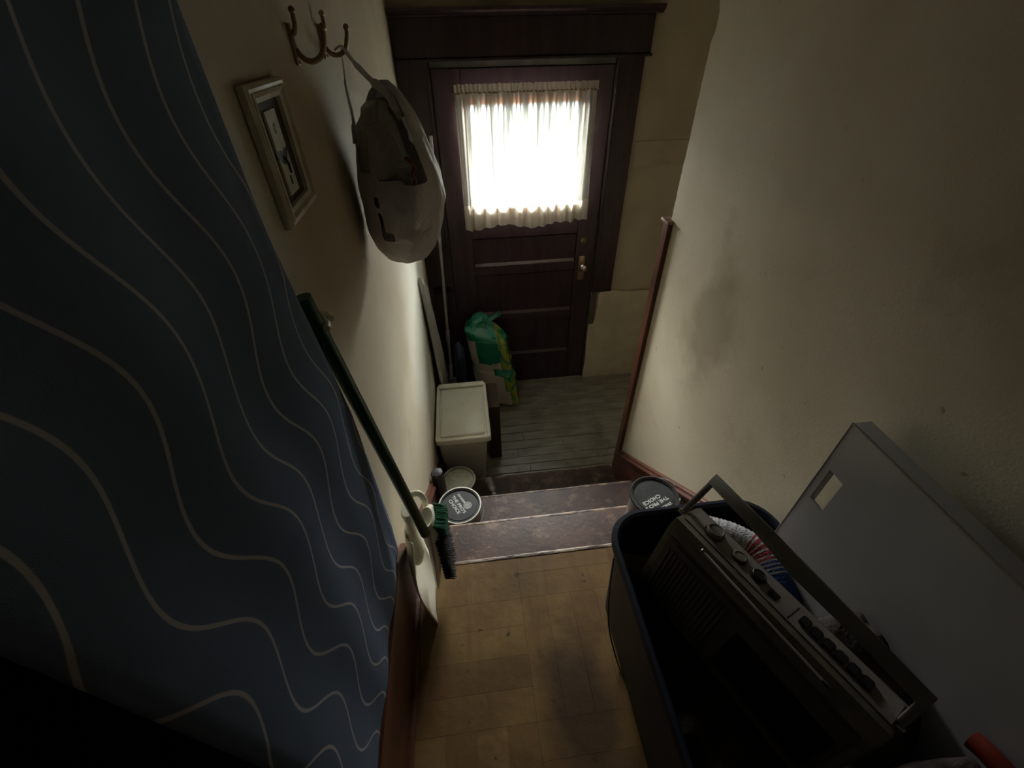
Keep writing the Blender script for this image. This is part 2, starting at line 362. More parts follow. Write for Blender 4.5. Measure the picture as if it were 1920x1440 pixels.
# ---- upper floor: parquet squares of fingers
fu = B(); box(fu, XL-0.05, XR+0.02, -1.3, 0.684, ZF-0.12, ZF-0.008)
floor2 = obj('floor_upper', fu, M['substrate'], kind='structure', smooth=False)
T = 0.30; k = 0
for ix in range(-2, 4):
    for iy in range(-3, 3):
        x0 = 0.072+ix*T; y0 = 0.557-T+iy*T
        if x0+T < XL or x0 > XR: continue
        horiz = (ix+iy) % 2 == 1
        nfin = 4
        for s in range(nfin):
            if horiz: xa, xb, ya, yb = x0, x0+T, y0+s*T/nfin, y0+(s+1)*T/nfin
            else: xa, xb, ya, yb = x0+s*T/nfin, x0+(s+1)*T/nfin, y0, y0+T
            xa, xb = max(xa, XL+0.002), min(xb, XR-0.002); yb = min(yb, 0.684)
            if xb-xa < 0.01 or yb-ya < 0.01: continue
            g = 0.0005 if s else 0.0005
            e = 0.00018
            b_ = B(); box(b_, xa+e, xb-e, ya+e, yb-e, ZF-0.008, ZF-0.0003*random.random())
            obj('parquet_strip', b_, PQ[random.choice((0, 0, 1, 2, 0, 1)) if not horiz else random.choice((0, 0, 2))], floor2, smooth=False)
            k += 1
b_ = B(); rings = []
for s in range(41):
    x = XL+0.022+(XR-0.022-XL-0.022)*s/40
    dz = -0.001*abs(nz(x, 3, 4, 14)); dy = 0.0015*nz(x, 1, 0, 9)
    rings.append([(x, 0.685, ZF-0.03), (x, 0.697, ZF-0.026), (x, 0.699+dy, ZF-0.012), (x, 0.696+dy, ZF+0.0005+dz), (x, 0.690, ZF+0.002), (x, 0.685, ZF+0.001)])
loft(b_, rings); m = mat('landing_nosing_paint', (0.075, 0.042, 0.034), 0.4, (0.36, 0.27, 0.19), 16.0, 0.3, 60, lo=0.44, hi=0.56, stretch=(0.6, 2, 1))
obj('trim_stair_nosing', b_, m, kind='structure')

# ---- skirts and baseboards (red-brown)
def skirt(name, x0, x1, ysgn):
    """board that follows the stairs with a moulded cap; x0 = wall face, x1 = room face"""
    def zt(y): return -0.663-0.765*y
    b_ = B(); ya, yb = 0.70, (1.462 if ysgn > 0 else 1.70)
    bot = []
    pts = [(ya, -1.36)]
    pts += [(ya, zt(ya)), (yb, zt(yb)), (yb, ZL)]
    pts += [(1.46, ZL), (ya, -1.62)]
    prism(b_, pts, 'x', x0, x1)
    o = obj(name, b_, M['redwood'], kind='structure', smooth=False)
    # moulded cap: profile swept along the slope
    d = x1-x0; sg = 1 if d > 0 else -1
    prof = [(0, 0.012), (sg*0.010, 0.012), (sg*0.016, 0.008), (sg*0.017, 0.000), (sg*0.022, -0.004), (sg*0.028, -0.010), (sg*0.028, -0.017), (sg*0.020, -0.020), (0, -0.020)]
    c = B(); rings = []
    for y in (ya, yb): rings.append([(x0+p[0], y, zt(y)+p[1]) for p in prof])
    loft(c, rings); obj('cap_moulding', c, M['redwood'], o, smooth=False)
    return o
skirt('baseboard_stair_right', XR, XR-0.020, 1)
skirt('baseboard_stair_left', XL, XL+0.020, -1)
b_ = B(); box(b_, XL, XL+0.018, 1.70, YD, ZL, ZL+0.17, 0.003); obj('baseboard_landing_left', b_, M['redwood'], kind='structure')
# tall board under the curtain, with a sawn end
b_ = B(); prism(b_, [(-1.3, ZF), (0.700, ZF), (0.700, -1.19), (0.662, -1.115), (0.560, -1.03), (-1.3, -1.03)], 'x', XL, XL+0.022, 0.002)
obj('baseboard_upper_left', b_, M['redwood'], kind='structure', smooth=False)
b_ = B(); box(b_, XL, XL+0.034, -1.3, 0.66, ZF, ZF+0.02, 0.005); obj('trim_shoe_left', b_, M['redwood'], kind='structure')
b_ = B(); box(b_, XR-0.02, XR, -1.3, 0.70, ZF, -1.20, 0.003); obj('baseboard_upper_right', b_, M['redwood'], kind='structure')
# corner board on the end of the right wall
b_ = B()
prism(b_, [(XR-0.018, 1.435), (XR, 1.435), (XR, 1.463), (XR+0.12, 1.463), (XR+0.12, 1.485), (XR-0.010, 1.485), (XR-0.018, 1.478)], 'z', ZL, -0.545, 0.0015)
obj('trim_corner_board', b_, M['redwood'], kind='structure', smooth=False)
b_ = B(); box(b_, XR-0.024, XR+0.12, 1.43, 1.492, -0.545, -0.535, 0.002); obj('trim_corner_cap', b_, mat('worn_pink_edge', (0.36, 0.22, 0.17), 0.5, (0.16, 0.07, 0.05), 30), kind='structure')

# ---- door, frame and casing
door = setting('door_1', (0.357, YD, ZL))
DX0, DX1, DT, DY0, DY1 = -0.098, 0.812, -0.150, YD-0.006, YD+0.038
def dpart(n, x0, x1, z0, z1, y0=DY0, y1=DY1, bev=0.003, m=None): return obj(n, boxf(x0, x1, y0, y1, z0, z1, bev), m or M['darkwood'], door, smooth=False)
dpart('stile', DX0, 0.040, ZL+0.012, DT); dpart('stile', 0.690, DX1, ZL+0.012, DT)
rails = [(DT, -0.265), (-0.80, -0.985), (-1.165, -1.225), (-1.520, -1.585), (-1.868, ZL+0.012)]
for a, c in rails: dpart('rail', 0.041, 0.689, c, a)
for a, c in ((-0.986, -1.164), (-1.226, -1.519), (-1.586, -1.867)):
    dpart('panel', 0.041, 0.689, c, a, YD+0.010, YD+0.026, 0.0)
    # bevelled lip round the panel, caught light painted paler on its ledge
    for z0, z1, zz0, zz1 in ((c, c+0.014, 0, 1), ):
        lb = B(); prism(lb, [(YD-0.004, c), (YD+0.012, c), (YD+0.012, c+0.016)], 'x', 0.045, 0.685); obj('panel_moulding', lb, mat('lit_ledge', (0.10, 0.065, 0.06), 0.32), door, smooth=False)
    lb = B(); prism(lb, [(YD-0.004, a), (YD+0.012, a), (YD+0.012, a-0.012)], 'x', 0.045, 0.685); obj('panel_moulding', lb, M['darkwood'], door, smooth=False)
obj('window_pane', boxf(0.038, 0.692, YD+0.012, YD+0.016, -0.802, -0.262), M['glass'], door, smooth=False)
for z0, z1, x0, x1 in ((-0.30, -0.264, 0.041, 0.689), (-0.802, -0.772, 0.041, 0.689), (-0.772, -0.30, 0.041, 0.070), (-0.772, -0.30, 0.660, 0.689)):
    obj('sash_bead', boxf(x0, x1, YD-0.002, YD+0.011, z0, z1, 0.003), mat('orange_lit_bead', (0.24, 0.075, 0.025), 0.4), door, smooth=False)  # orange of the lit wood put into the bead colour
kb = B(); Rk = Matrix.Rotation(PI/2, 3, 'X')
lathe(kb, [(0.006, 0.0), (0.010, 0.004), (0.010, 0.022), (0.014, 0.030), (0.024, 0.040), (0.027, 0.052), (0.022, 0.062), (0.010, 0.067)], (0.735, YD-0.008, -1.195), 24, True, Rk)
kn = obj('door_knob', kb, M['chrome'], door, label='round chrome knob')
kp = B(); box(kp, 0.713, 0.757, YD-0.012, YD-0.005, -1.30, -1.13, 0.006); obj('knob_plate', kp, M['brass'], door)
kb = B(); lathe(kb, [(0.020, 0), (0.020, 0.010), (0.014, 0.014)], (0.735, YD-0.006, -1.03), 20, True, Rk); box(kb, 0.731, 0.739, YD-0.034, YD-0.018, -1.045, -1.015, 0.002); obj('door_latch', kb, M['brass'], door)
for z0, z1, x0, x1 in ((ZL+0.006, -0.81, -0.13, 0.845), (-0.255, -0.110, -0.13, 0.845), (-0.81, -0.255, -0.13, 0.036), (-0.81, -0.255, 0.694, 0.845)):
    obj('light_seal_board', boxf(x0, x1, YD+0.046, YD+0.060, z0, z1), M['darkwood'], door, smooth=False)  # unseen boards added behind the door to stop light leaking round it
# jambs and stop
jb = B(); box(jb, -0.126, -0.101, YD-0.004, YD+0.12, ZL, -0.118); box(jb, 0.815, 0.841, YD-0.004, YD+0.12, ZL, -0.118); box(jb, -0.126, 0.841, YD-0.004, YD+0.12, -0.147, -0.116)
obj('door_jamb', jb, mat('grey_green_jamb', (0.095, 0.09, 0.07), 0.5, (0.06, 0.05, 0.04), 10), door, smooth=False)
th = B(); box(th, -0.10, 0.815, YD-0.03, YD+0.12, ZL, ZL+0.010, 0.003); obj('threshold', th, M['landing'], door)
# casing boards
b_ = B(); box(b_, XL+0.001, -0.108, YD-0.026, YD, ZL, -0.112, 0.004); box(b_, -0.122, -0.108, YD-0.034, YD-0.02, ZL, -0.112, 0.003); obj('trim_casing_left', b_, M['darkwood'], kind='structure', smooth=False)
b_ = B(); box(b_, 0.822, 0.952, YD-0.026, YD, -1.392, -0.112, 0.004); box(b_, 0.818, 0.832, YD-0.034, YD-0.02, -1.392, -0.112, 0.003); obj('trim_casing_right', b_, M['darkwood'], kind='structure', smooth=False)
b_ = B(); box(b_, XL+0.001, 0.975, YD-0.030, YD, -0.110, 0.038, 0.004); obj('trim_door_head', b_, M['darkwood'], kind='structure', smooth=False)
b_ = B()
prism(b_, [(YD, 0.038), (YD-0.034, 0.038), (YD-0.038, 0.044), (YD-0.048, 0.048), (YD-0.060, 0.058), (YD-0.062, 0.070), (YD, 0.070)], 'x', XL+0.001, 1.005); obj('trim_door_crown', b_, M['darkwood'], kind='structure', smooth=False)
b_ = B(); box(b_, XL+0.001, 0.982, YD-0.040, YD-0.002, -0.122, -0.110, 0.003); obj('trim_head_fillet', b_, M['darkwood'], kind='structure', smooth=False)
b_ = B(); box(b_, 0.822, 0.862, YD-0.012, YD, ZL, -1.392, 0.002); obj('trim_jamb_strip', b_, mat('grey_bare_jamb', (0.13, 0.12, 0.085), 0.6, (0.09, 0.08, 0.06), 12), kind='structure', smooth=False)

# ------------------------------------------------------------------ cafe curtain on the door window
cc = thing('cafe_curtain', 'white gathered cotton half curtain with a wide hem over the door window', 'curtain', (0.36, YD-0.045, -0.91))
CX0, CX1 = 0.008, 0.722
def pleat(u, v):
    s = 0.0
    a = 0.35+0.65*min(1, v*2.2)
    ph = u*2*PI
    s = 0.014*math.sin(ph*11+2.2*math.sin(ph*1.3)+0.35*v)+0.006*math.sin(ph*23+1.7*math.sin(ph*2.1)+1.1*v)*(1-0.5*v)
    s += 0.006*nz(u*14, v*1.4, 3.3)
    return s*a
def curt(u, v, z0, z1, flare0=0.0, flare1=0.0, amp=1.0, vb=0.0, vs=1.0):
    vv = vb+vs*v
    x = CX0+(CX1-CX0)*u
    x += (0.5-u)*-0.012*vv + 0.010*math.sin(u*2*PI*5+1)*vv*0.6
    z = z0+(z1-z0)*v
    return (x, YD-0.046+pleat(u, vv)*amp, z)
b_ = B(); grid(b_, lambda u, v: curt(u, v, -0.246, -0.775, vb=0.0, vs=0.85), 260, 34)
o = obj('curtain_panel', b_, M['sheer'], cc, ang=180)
# fold shade painted in along the denser gathers, most of all under the rod
at = o.data.attributes.new('fold_shade', 'FLOAT', 'POINT'); org = ORG[o.name]
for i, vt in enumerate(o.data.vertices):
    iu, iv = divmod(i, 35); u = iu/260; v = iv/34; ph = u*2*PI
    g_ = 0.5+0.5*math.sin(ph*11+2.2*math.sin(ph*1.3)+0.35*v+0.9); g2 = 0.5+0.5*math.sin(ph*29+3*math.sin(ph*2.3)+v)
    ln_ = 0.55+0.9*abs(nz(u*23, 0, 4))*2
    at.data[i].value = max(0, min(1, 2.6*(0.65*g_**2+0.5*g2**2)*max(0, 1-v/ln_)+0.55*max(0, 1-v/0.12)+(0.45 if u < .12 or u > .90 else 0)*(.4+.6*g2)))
def hemf(u, v):
    p = curt(u, v, -0.775, -0.905-0.012*math.sin(u*2*PI*2+.8)+(0.02 if u > .9 else 0)*v, vb=0.85, vs=0.15); return (p[0], p[1]-0.002, p[2]+0.004*nz(u*16, 0, 1))
b_ = B(); grid(b_, hemf, 260, 8); obj('hem_band', b_, M['hem'], cc, ang=180, label='doubled cream hem band')
b_ = B(); grid(b_, lambda u, v: (CX0-0.004+(CX1-CX0+0.01)*u, YD-0.047+0.007*math.sin(u*2*PI*34+2*math.sin(u*13))+0.003*nz(u*60, v, 1), -0.246+0.036*v+0.004*nz(u*40, 1, v)), 300, 4)
obj('header_ruffle', b_, M['hem'], cc, ang=180, label='gathered ruffle above the rod')
b_ = B(); tube(b_, [(CX0-0.012, YD-0.043, -0.247), (CX1+0.012, YD-0.043, -0.247)], 0.005, 10)
for x in (CX0-0.010, CX1+0.010): tube(b_, [(x, YD-0.043, -0.247), (x, YD-0.004, -0.247)], 0.004, 8)
obj('curtain_rod', b_, M['brass'], cc)

# ------------------------------------------------------------------ blue curtain at the left
mb = mat('slate_blue_cotton', (0.110, 0.142, 0.205), 0.85, (0.096, 0.125, 0.182), 3.0, 0.15, 900, spec=0.15)
nt, N, b = nodes(mb)
g = N.new('ShaderNodeNewGeometry'); sp = N.new('ShaderNodeSeparateXYZ'); nt.links.new(g.outputs['Position'], sp.inputs[0])
def mth(op, a, c=None, d=None):
    n = N.new('ShaderNodeMath'); n.operation = op
    for i, v in enumerate((a, c, d)):
        if v is None: continue
        if isinstance(v, (int, float)): n.inputs[i].default_value = v
        else: nt.links.new(v, n.inputs[i])
    return n.outputs[0]
zr = mth('SUBTRACT', sp.outputs[2], ZO)
wave = mth('MULTIPLY', mth('COSINE', mth('MULTIPLY', mth('ADD', zr, 0.18), 2*PI/0.262)), 0.021)
drift = mth('MULTIPLY', mth('MAXIMUM', mth('MULTIPLY', zr, -1.0), -0.3), 0.030)
yy = mth('SUBTRACT', mth('SUBTRACT', mth('SUBTRACT', sp.outputs[1], wave), drift), 0.158)
fr = mth('ABSOLUTE', mth('SUBTRACT', mth('FRACT', mth('ADD', mth('DIVIDE', yy, 0.0575), 100.5)), 0.5))
mask = N.new('ShaderNodeMapRange'); mask.inputs[1].default_value = 0.042; mask.inputs[2].default_value = 0.026; nt.links.new(fr, mask.inputs[0])
mx = N.new('ShaderNodeMix'); mx.data_type = 'RGBA'; nt.links.new(mask.outputs[0], mx.inputs[0])
nt.links.new(b.inputs['Base Color'].links[0].from_socket, mx.inputs[6]); mx.inputs[7].default_value = (0.40, 0.36, 0.355, 1); nt.links.new(mx.outputs[2], b.inputs['Base Color'])
def bluec(u, v):
    z = 0.62+(-0.985-0.62)*v
    y0 = 0.094+0.010*max(0, -z); y1 = 0.526+0.052*max(0, min(1, (-z-0.18)/0.35))
    uu = u
    y = y0+(y1-y0)*uu
    x = -0.2275+0.0050*math.sin(u*2*PI*2.6+0.9*v+0.8)*u*(1-u)*3+0.002*nz(u*5, v*3, 2)+0.003*math.sin(u*2*PI*6+v*2)*max(0, u-0.6)*(1-max(0,u-.9)*9)
    if u > 0.96: x -= 0.10*(u-0.96)
    if u < 0.03: x -= 0.12*(0.03-u)
    if v > 0.93: x -= 0.07*(v-0.93)
    return (x, y, z)
bc = thing('door_curtain', 'slate blue curtain with thin pale wavy lines hanging at the left wall', 'curtain', (-0.2265, 0.32, -0.985))
b_ = B(); grid(b_, bluec, 110, 120)
o = obj('curtain_cloth', b_, mb, bc, ang=180); solid(o, 0.0012, -1)
b_ = B(); tube(b_, [(-0.2265, 0.02, 0.63), (-0.2265, 0.62, 0.63)], 0.008, 12); tube(b_, [(-0.2265, 0.60, 0.63), (XL, 0.60, 0.63)], 0.006, 10); obj('curtain_rod', b_, M['chrome'], bc)

# ------------------------------------------------------------------ coat hooks on the left wall
def coat_hook(y, label):
    t = thing('coat_hook', label, 'hook', (XL, y, -0.045), 'antique double coat hooks on the left wall')
    b_ = B(); box(b_, XL, XL+0.005, y-0.008, y+0.008, -0.046, 0.010, 0.002); obj('mounting_plate', b_, M['brass'], t)
    b_ = B(); tube(b_, smooth_path([(XL+0.004, y, -0.024), (XL+0.014, y, -0.037), (XL+0.030, y, -0.040), (XL+0.046, y, -0.030), (XL+0.054, y, -0.010), (XL+0.056, y, 0.002)], 5), [0.0045]*20+[0.004]*6, 10)
    bmesh.ops.create_uvsphere(b_, u_segments=12, v_segments=8, radius=0.0062, matrix=Matrix.Translation((XL+0.056, y, 0.004)))
    obj('hook_arm', b_, M['brass'], t)
    b_ = B(); tube(b_, smooth_path([(XL+0.004, y, -0.004), (XL+0.009, y, -0.002), (XL+0.013, y, 0.008), (XL+0.014, y, 0.024)], 4), 0.0038, 10)
    bmesh.ops.create_uvsphere(b_, u_segments=12, v_segments=8, radius=0.0055, matrix=Matrix.Translation((XL+0.014, y, 0.026))); obj('upper_prong', b_, M['brass'], t)
    b_ = B()
    b_.free()
    for zz_ in (-0.041, 0.0): b_ = B(); lathe(b_, [(0.0025, 0), (0.0025, 0.002)], (XL+0.005, y, zz_), 8, True, Matrix.Rotation(PI/2, 3, 'Y')); obj('screw', b_, M['chrome'], t)
coat_hook(0.945, 'bare brass coat hook above the square wall frame')
coat_hook(1.160, 'brass coat hook that the plastic bag hangs from')

# ------------------------------------------------------------------ hanging plastic bag
bt = thing('plastic_bag', 'bulging greyish plastic shopping bag stuffed with bags hanging from a coat hook', 'bag', (-0.15, 1.16, -0.50))
prof = [(-0.085, -0.150, 0.012, 0.020), (-0.105, -0.150, 0.035, 0.050), (-0.150, -0.150, 0.062, 0.085), (-0.21, -0.150, 0.082, 0.112), (-0.27, -0.147, 0.100, 0.125), (-0.33, -0.146, 0.105, 0.128), (-0.39, -0.150, 0.098, 0.122), (-0.44, -0.155, 0.082, 0.100), (-0.475, -0.158, 0.058, 0.070), (-0.492, -0.158, 0.020, 0.028)]
def ringp(pf, scale, na, ns, seed):
    out = []
    P = [Vector((p[1], p[2], p[3])) for p in pf]
    # interpolate rows
    rows = []
    for i in range(len(pf)-1):
        for j in range(5):
            t = j/5; a = pf[i]; c = pf[i+1]; t2 = t*t*(3-2*t) if False else t
            rows.append([a[q]+(c[q]-a[q])*t2 for q in range(4)])
    rows.append(list(pf[-1]))
    for (z, cx, rx, ry) in rows:
        r = []
        for i in range(56):
            a = 2*PI*i/56
            k = 1+na*nz(math.cos(a)*2+seed, math.sin(a)*2, z*ns)+0.35*na*nz(math.cos(a)*6+seed, math.sin(a)*6, z*ns*3)
            # pull creases towards the handles
            cr = 0.035*math.sin(a*13+z*20)*max(0, min(1, (z+0.34)/0.2))
            x = cx+rx*scale*(k+cr)*math.cos(a); y = 1.16+ry*scale*(k+cr)*math.sin(a)
            r.append(Vector((max(x, XL+0.004), y, z)))
        out.append(r)
    return out
rings = ringp(prof, 1.0, 0.10, 9, 1.0)
b_ = B(); vr = [[b_.verts.new(p) for p in r] for r in rings]
for kk in range(len(vr)-1):
    for i in range(56):
        a = 2*PI*(i+.5)/56; z = (rings[kk][0].z+rings[kk+1][0].z)/2
        # mouth of the bag: open towards the stairs above a sagging lip
        ad = (math.degrees(a)) % 360
        if 172 < ad < 315:
            lip = -0.225-0.050*((ad-172)/143)+0.035*math.exp(-((ad-196)/10)**2)
            if z > lip: continue
        # torn slit
        if 236 < ad < 246 and (-0.385 < z < -0.335 or -0.32 < z < -0.295): continue
        if 241 < ad < 254 and -0.395 < z < -0.375: continue
        j = (i+1) % 56
        b_.faces.new((vr[kk][i], vr[kk][j], vr[kk+1][j], vr[kk+1][i]))
bmesh.ops.delete(b_, geom=[v for v in b_.verts if not v.link_faces], context='VERTS')
o = obj('bag_film', b_, M['bag'], bt, ang=180); solid(o, 0.0008, -1)
md = o.modifiers.new('smooth', 'SUBSURF'); md.levels = 1; md.render_levels = 1
b_ = B(); prof2 = [(-0.118, -0.165, 0.020, 0.030), (-0.135, -0.172, 0.040, 0.055), (-0.17, -0.174, 0.056, 0.078), (-0.22, -0.170, 0.066, 0.096), (-0.27, -0.160, 0.080, 0.108), (-0.32, -0.150, 0.090, 0.112), (-0.38, -0.150, 0.085, 0.100), (-0.44, -0.155, 0.05, 0.06)]
loft(b_, ringp(prof2, 0.95, 0.42, 15, 6.0)); o = obj('stuffed_bags', b_, M['bag_in'], bt, ang=180, label='crumpled grey bags stuffed inside')
md = o.modifiers.new('smooth', 'SUBSURF'); md.levels = 1; md.render_levels = 1
b_ = B(); tube(b_, smooth_path([(-0.115, 1.045, -0.215), (-0.105, 1.040, -0.222), (-0.098, 1.045, -0.235), (-0.104, 1.040, -0.25), (-0.100, 1.046, -0.262), (-0.108, 1.044, -0.275)], 5), 0.0035, 8); obj('red_tie', b_, mat('dark_red_print', (0.20, 0.035, 0.04), 0.4), bt, label='dark red twisted tie')
hk = (XL+0.040, 1.16, -0.026)
b_ = B(); tube(b_, smooth_path([(XL+0.024, 1.155, -0.032), hk, (XL+0.056, 1.150, -0.048), (-0.175, 1.135, -0.078), (-0.140, 1.13, -0.108), (-0.115, 1.13, -0.15)], 6), [0.004]*8+[0.006]*6+[0.009]*6+[0.015]*6+[0.022]*5, 10, 0.5)
tube(b_, smooth_path([(XL+0.036, 1.168, -0.030), (XL+0.034, 1.16, -0.06), (XL+0.032, 1.15, -0.10), (XL+0.034, 1.14, -0.15), (XL+0.030, 1.13, -0.20)], 6), [0.004]*10+[0.008]*10+[0.016]*5, 10, 0.35)
obj('bag_handles', b_, M['bag'], bt, ang=80)

# ------------------------------------------------------------------ square wall frame with broken plates
ft = thing('wall_frame', 'small moulded cream frame on left wall around broken white switch plates', 'frame', (XL, 0.725, -0.222))
y0, y1, z0, z1 = 0.652, 0.800, -0.222, -0.050
def frame_ring(iy, x): return [(XL+x, y0+iy, z0+iy), (XL+x, y1-iy, z0+iy), (XL+x, y1-iy, z1-iy), (XL+x, y0+iy, z1-iy)]
b_ = B(); loft(b_, [frame_ring(0, 0.001), frame_ring(0, 0.010), frame_ring(0.004, 0.014), frame_ring(0.008, 0.013), frame_ring(0.009, 0.015), frame_ring(0.012, 0.016), frame_ring(0.015, 0.011), frame_ring(0.021, 0.009), frame_ring(0.022, 0.002)], True, False, False)
obj('frame_moulding', b_, mat('aged_cream_gloss', (0.80, 0.76, 0.62), 0.3, (0.66, 0.59, 0.44), 30), ft, ang=20)
b_ = B(); box(b_, XL+0.001, XL+0.003, y0+0.021, y1-0.021, z0+0.021, z1-0.021); obj('backing', b_, mat('dark_brown_backing', (0.060, 0.038, 0.022), 0.6), ft, smooth=False)
mp_ = mat('chalky_white_plate', (0.85, 0.85, 0.78), 0.5, (0.75, 0.74, 0.66), 40)
b_ = B(); prism(b_, [(0.705, -0.083), (0.748, -0.083), (0.748, -0.130), (0.742, -0.133), (0.735, -0.130), (0.728, -0.134), (0.718, -0.131), (0.705, -0.133)], 'x', XL+0.003, XL+0.006); pu = obj('switch_plate', b_, mp_, ft, smooth=False)
b_ = B(); prism(b_, [(0.705, -0.141), (0.716, -0.148), (0.728, -0.152), (0.738, -0.146), (0.748, -0.136), (0.748, -0.190), (0.705, -0.190)], 'x', XL+0.003, XL+0.006); pl = obj('switch_plate', b_, mp_, ft, smooth=False)
for p_, zc in ((pu, -0.105), (pl, -0.172)):
    b_ = B(); box(b_, XL+0.0058, XL+0.0068, 0.7235, 0.7285, zc-0.006, zc+0.006); sub('switch_slot', b_, M['black'], p_)
b_ = B(); tube(b_, smooth_path([(XL+0.004, 0.728, -0.140), (XL+0.008, 0.730, -0.150), (XL+0.009, 0.727, -0.157), (XL+0.008, 0.730, -0.163)], 4), 0.0016, 6); obj('loose_wire', b_, M['black'], ft)
b_ = B(); prism(b_, [(0.703, -0.133), (0.750, -0.132), (0.748, -0.137), (0.738, -0.146), (0.728, -0.151), (0.716, -0.147), (0.705, -0.140)], 'x', XL+0.003, XL+0.0045); obj('break', b_, M['black'], ft, smooth=False, label='black gap between the broken plates')

# ------------------------------------------------------------------ broom and dustpan by the left wall
green = mat('dark_green_enamel', (0.008, 0.085, 0.036), 0.30, (0.006, 0.06, 0.026), 30, coat=0.3)
bt = thing('broom', 'broom with dark green handle leaning on the left wall over a dustpan', 'broom', (-0.165, 0.61, ZF))
H0 = Vector((-0.168, 0.607, -0.990)); H1 = Vector((-0.2445, 0.589, -0.298))
b_ = B(); tube(b_, [H0, H0.lerp(H1, 0.5), H1], 0.0125, 20); bh = obj('handle', b_, green, bt)
b_ = B(); tube(b_, [H1, H1+(H1-H0).normalized()*0.05], [0.0135, 0.0128], 20); b_.free()
b_ = B()   # head: a tall ivory block with a rounded shoulder
rr = []
for z, hy, hx, cy, cx in ((-0.985, 0.012, 0.010, 0.635, -0.170), (-0.975, 0.030, 0.016, 0.645, -0.165), (-0.995, 0.046, 0.019, 0.652, -0.160), (-1.04, 0.055, 0.019, 0.650, -0.158), (-1.12, 0.058, 0.016, 0.640, -0.160), (-1.20, 0.055, 0.012, 0.630, -0.165), (-1.235, 0.05, 0.008, 0.625, -0.167)):
    rr.append([(cx+hx*math.cos(a), cy+hy*math.sin(a), z) for a in [2*PI*i/28 for i in range(28)]])
loft(b_, rr); obj('broom_head', b_, M['cream_plastic'], bt, label='ivory plastic broom head')
def bristle_mesh(n, zf, xr, yr, ln, rad):
    b_ = B()
    for i in range(n):
        u = random.random(); v = random.random()
        z = zf(u); y = yr[0]+(yr[1]-yr[0])*v+0.01*(u-.5)
        x = xr[0]+0.004*random.random()
        L = ln*(0.85+0.3*random.random()); dz = -0.006-0.012*random.random()
        p = Vector((x, y, z)); q = p+Vector((L*0.72, 0.006*(random.random()-.5), dz))
        t = Vector((0, rad, 0)); s = Vector((0, 0, rad))
        a = [b_.verts.new(c) for c in (p+t, p-t, p+s)]; d = [b_.verts.new(c) for c in (q+t*.6, q-t*.6, q+s*.6)]
        for k_ in range(3): b_.faces.new((a[k_], a[(k_+1) % 3], d[(k_+1) % 3], d[k_]))
    return b_
o = obj('bristles', bristle_mesh(1500, lambda u: -1.03-0.23*u, (-0.150, 0), (0.605, 0.690), 0.040, 0.0011), mat('dark_bristles', (0.030, 0.032, 0.026), 0.6), bt, smooth=False, kind='stuff', label='dark worn bristles')
o = obj('bristle_tuft', bristle_mesh(900, lambda u: -0.985-0.050*u, (-0.150, 0), (0.625, 0.700), 0.040, 0.0013), mat('green_bristles', (0.012, 0.16, 0.065), 0.5), bt, smooth=False, kind='stuff', label='green bristles at the top')
dp = thing('dustpan', 'cream plastic upright dustpan standing on the parquet under the broom', 'dustpan', (-0.20, 0.60, ZF))
def pan(u, v):
    # v: down, u: across (y); curved scoop seen from its side
    z = -1.035+(-1.318+1.035)*v
    hw = 0.040+0.055*math.sin(min(1, v*1.6)*PI/2)*(1-0.25*v)
    y = 0.650-0.055*v+(u-.5)*2*hw
    x = -0.230+0.045*v+0.022*(abs(u-.5)*2)**3*(1-0.6*v)-0.02*math.sin(v*PI)*0.8
    return (x, y, z)
b_ = B(); grid(b_, pan, 20, 26); o = obj('scoop', b_, M['cream_plastic'], dp, ang=180); solid(o, 0.004, 0)
b_ = B(); rr = []
for z, r, x, y in ((-0.955, 0.020, -0.212, 0.665), (-0.965, 0.022, -0.213, 0.665), (-1.000, 0.015, -0.213, 0.660), (-1.050, 0.020, -0.215, 0.655), (-1.12, 0.030, -0.213, 0.645), (-1.16, 0.020, -0.214, 0.64)):
    rr.append([(x+r*0.8*math.cos(a), y+r*1.3*math.sin(a), z) for a in [2*PI*i/20 for i in range(20)]])
loft(b_, rr, True, True, False); obj('socket', b_, M['cream_plastic'], dp)
b_ = B(); tube(b_, smooth_path([(-0.222, 0.69, -0.985), (-0.205, 0.71, -0.962), (-0.183, 0.71, -0.962), (-0.172, 0.70, -0.985), (-0.172, 0.69, -1.03)], 6), 0.009, 12, 0.6); obj('grip_loop', b_, M['cream_plastic'], dp)
ct = thing('broom_clip', 'small pale plastic clip on the left wall holding the green handle', 'clip', (XL, 0.585, -0.37))
b_ = B(); box(b_, XL, XL+0.008, 0.588, 0.640, -0.362, -0.338, 0.003); obj('clip_base', b_, M['cream_plastic'], ct)
b_ = B(); tube(b_, smooth_path([(XL+0.006, 0.60, -0.35), (XL+0.024, 0.605, -0.35), (XL+0.034, 0.596, -0.35), (XL+0.036, 0.583, -0.35)], 5), 0.006, 10); tube(b_, smooth_path([(XL+0.006, 0.628, -0.35), (XL+0.028, 0.625, -0.35), (XL+0.036, 0.613, -0.35)], 5), 0.006, 10); obj('clip_jaw', b_, M['cream_plastic'], ct)

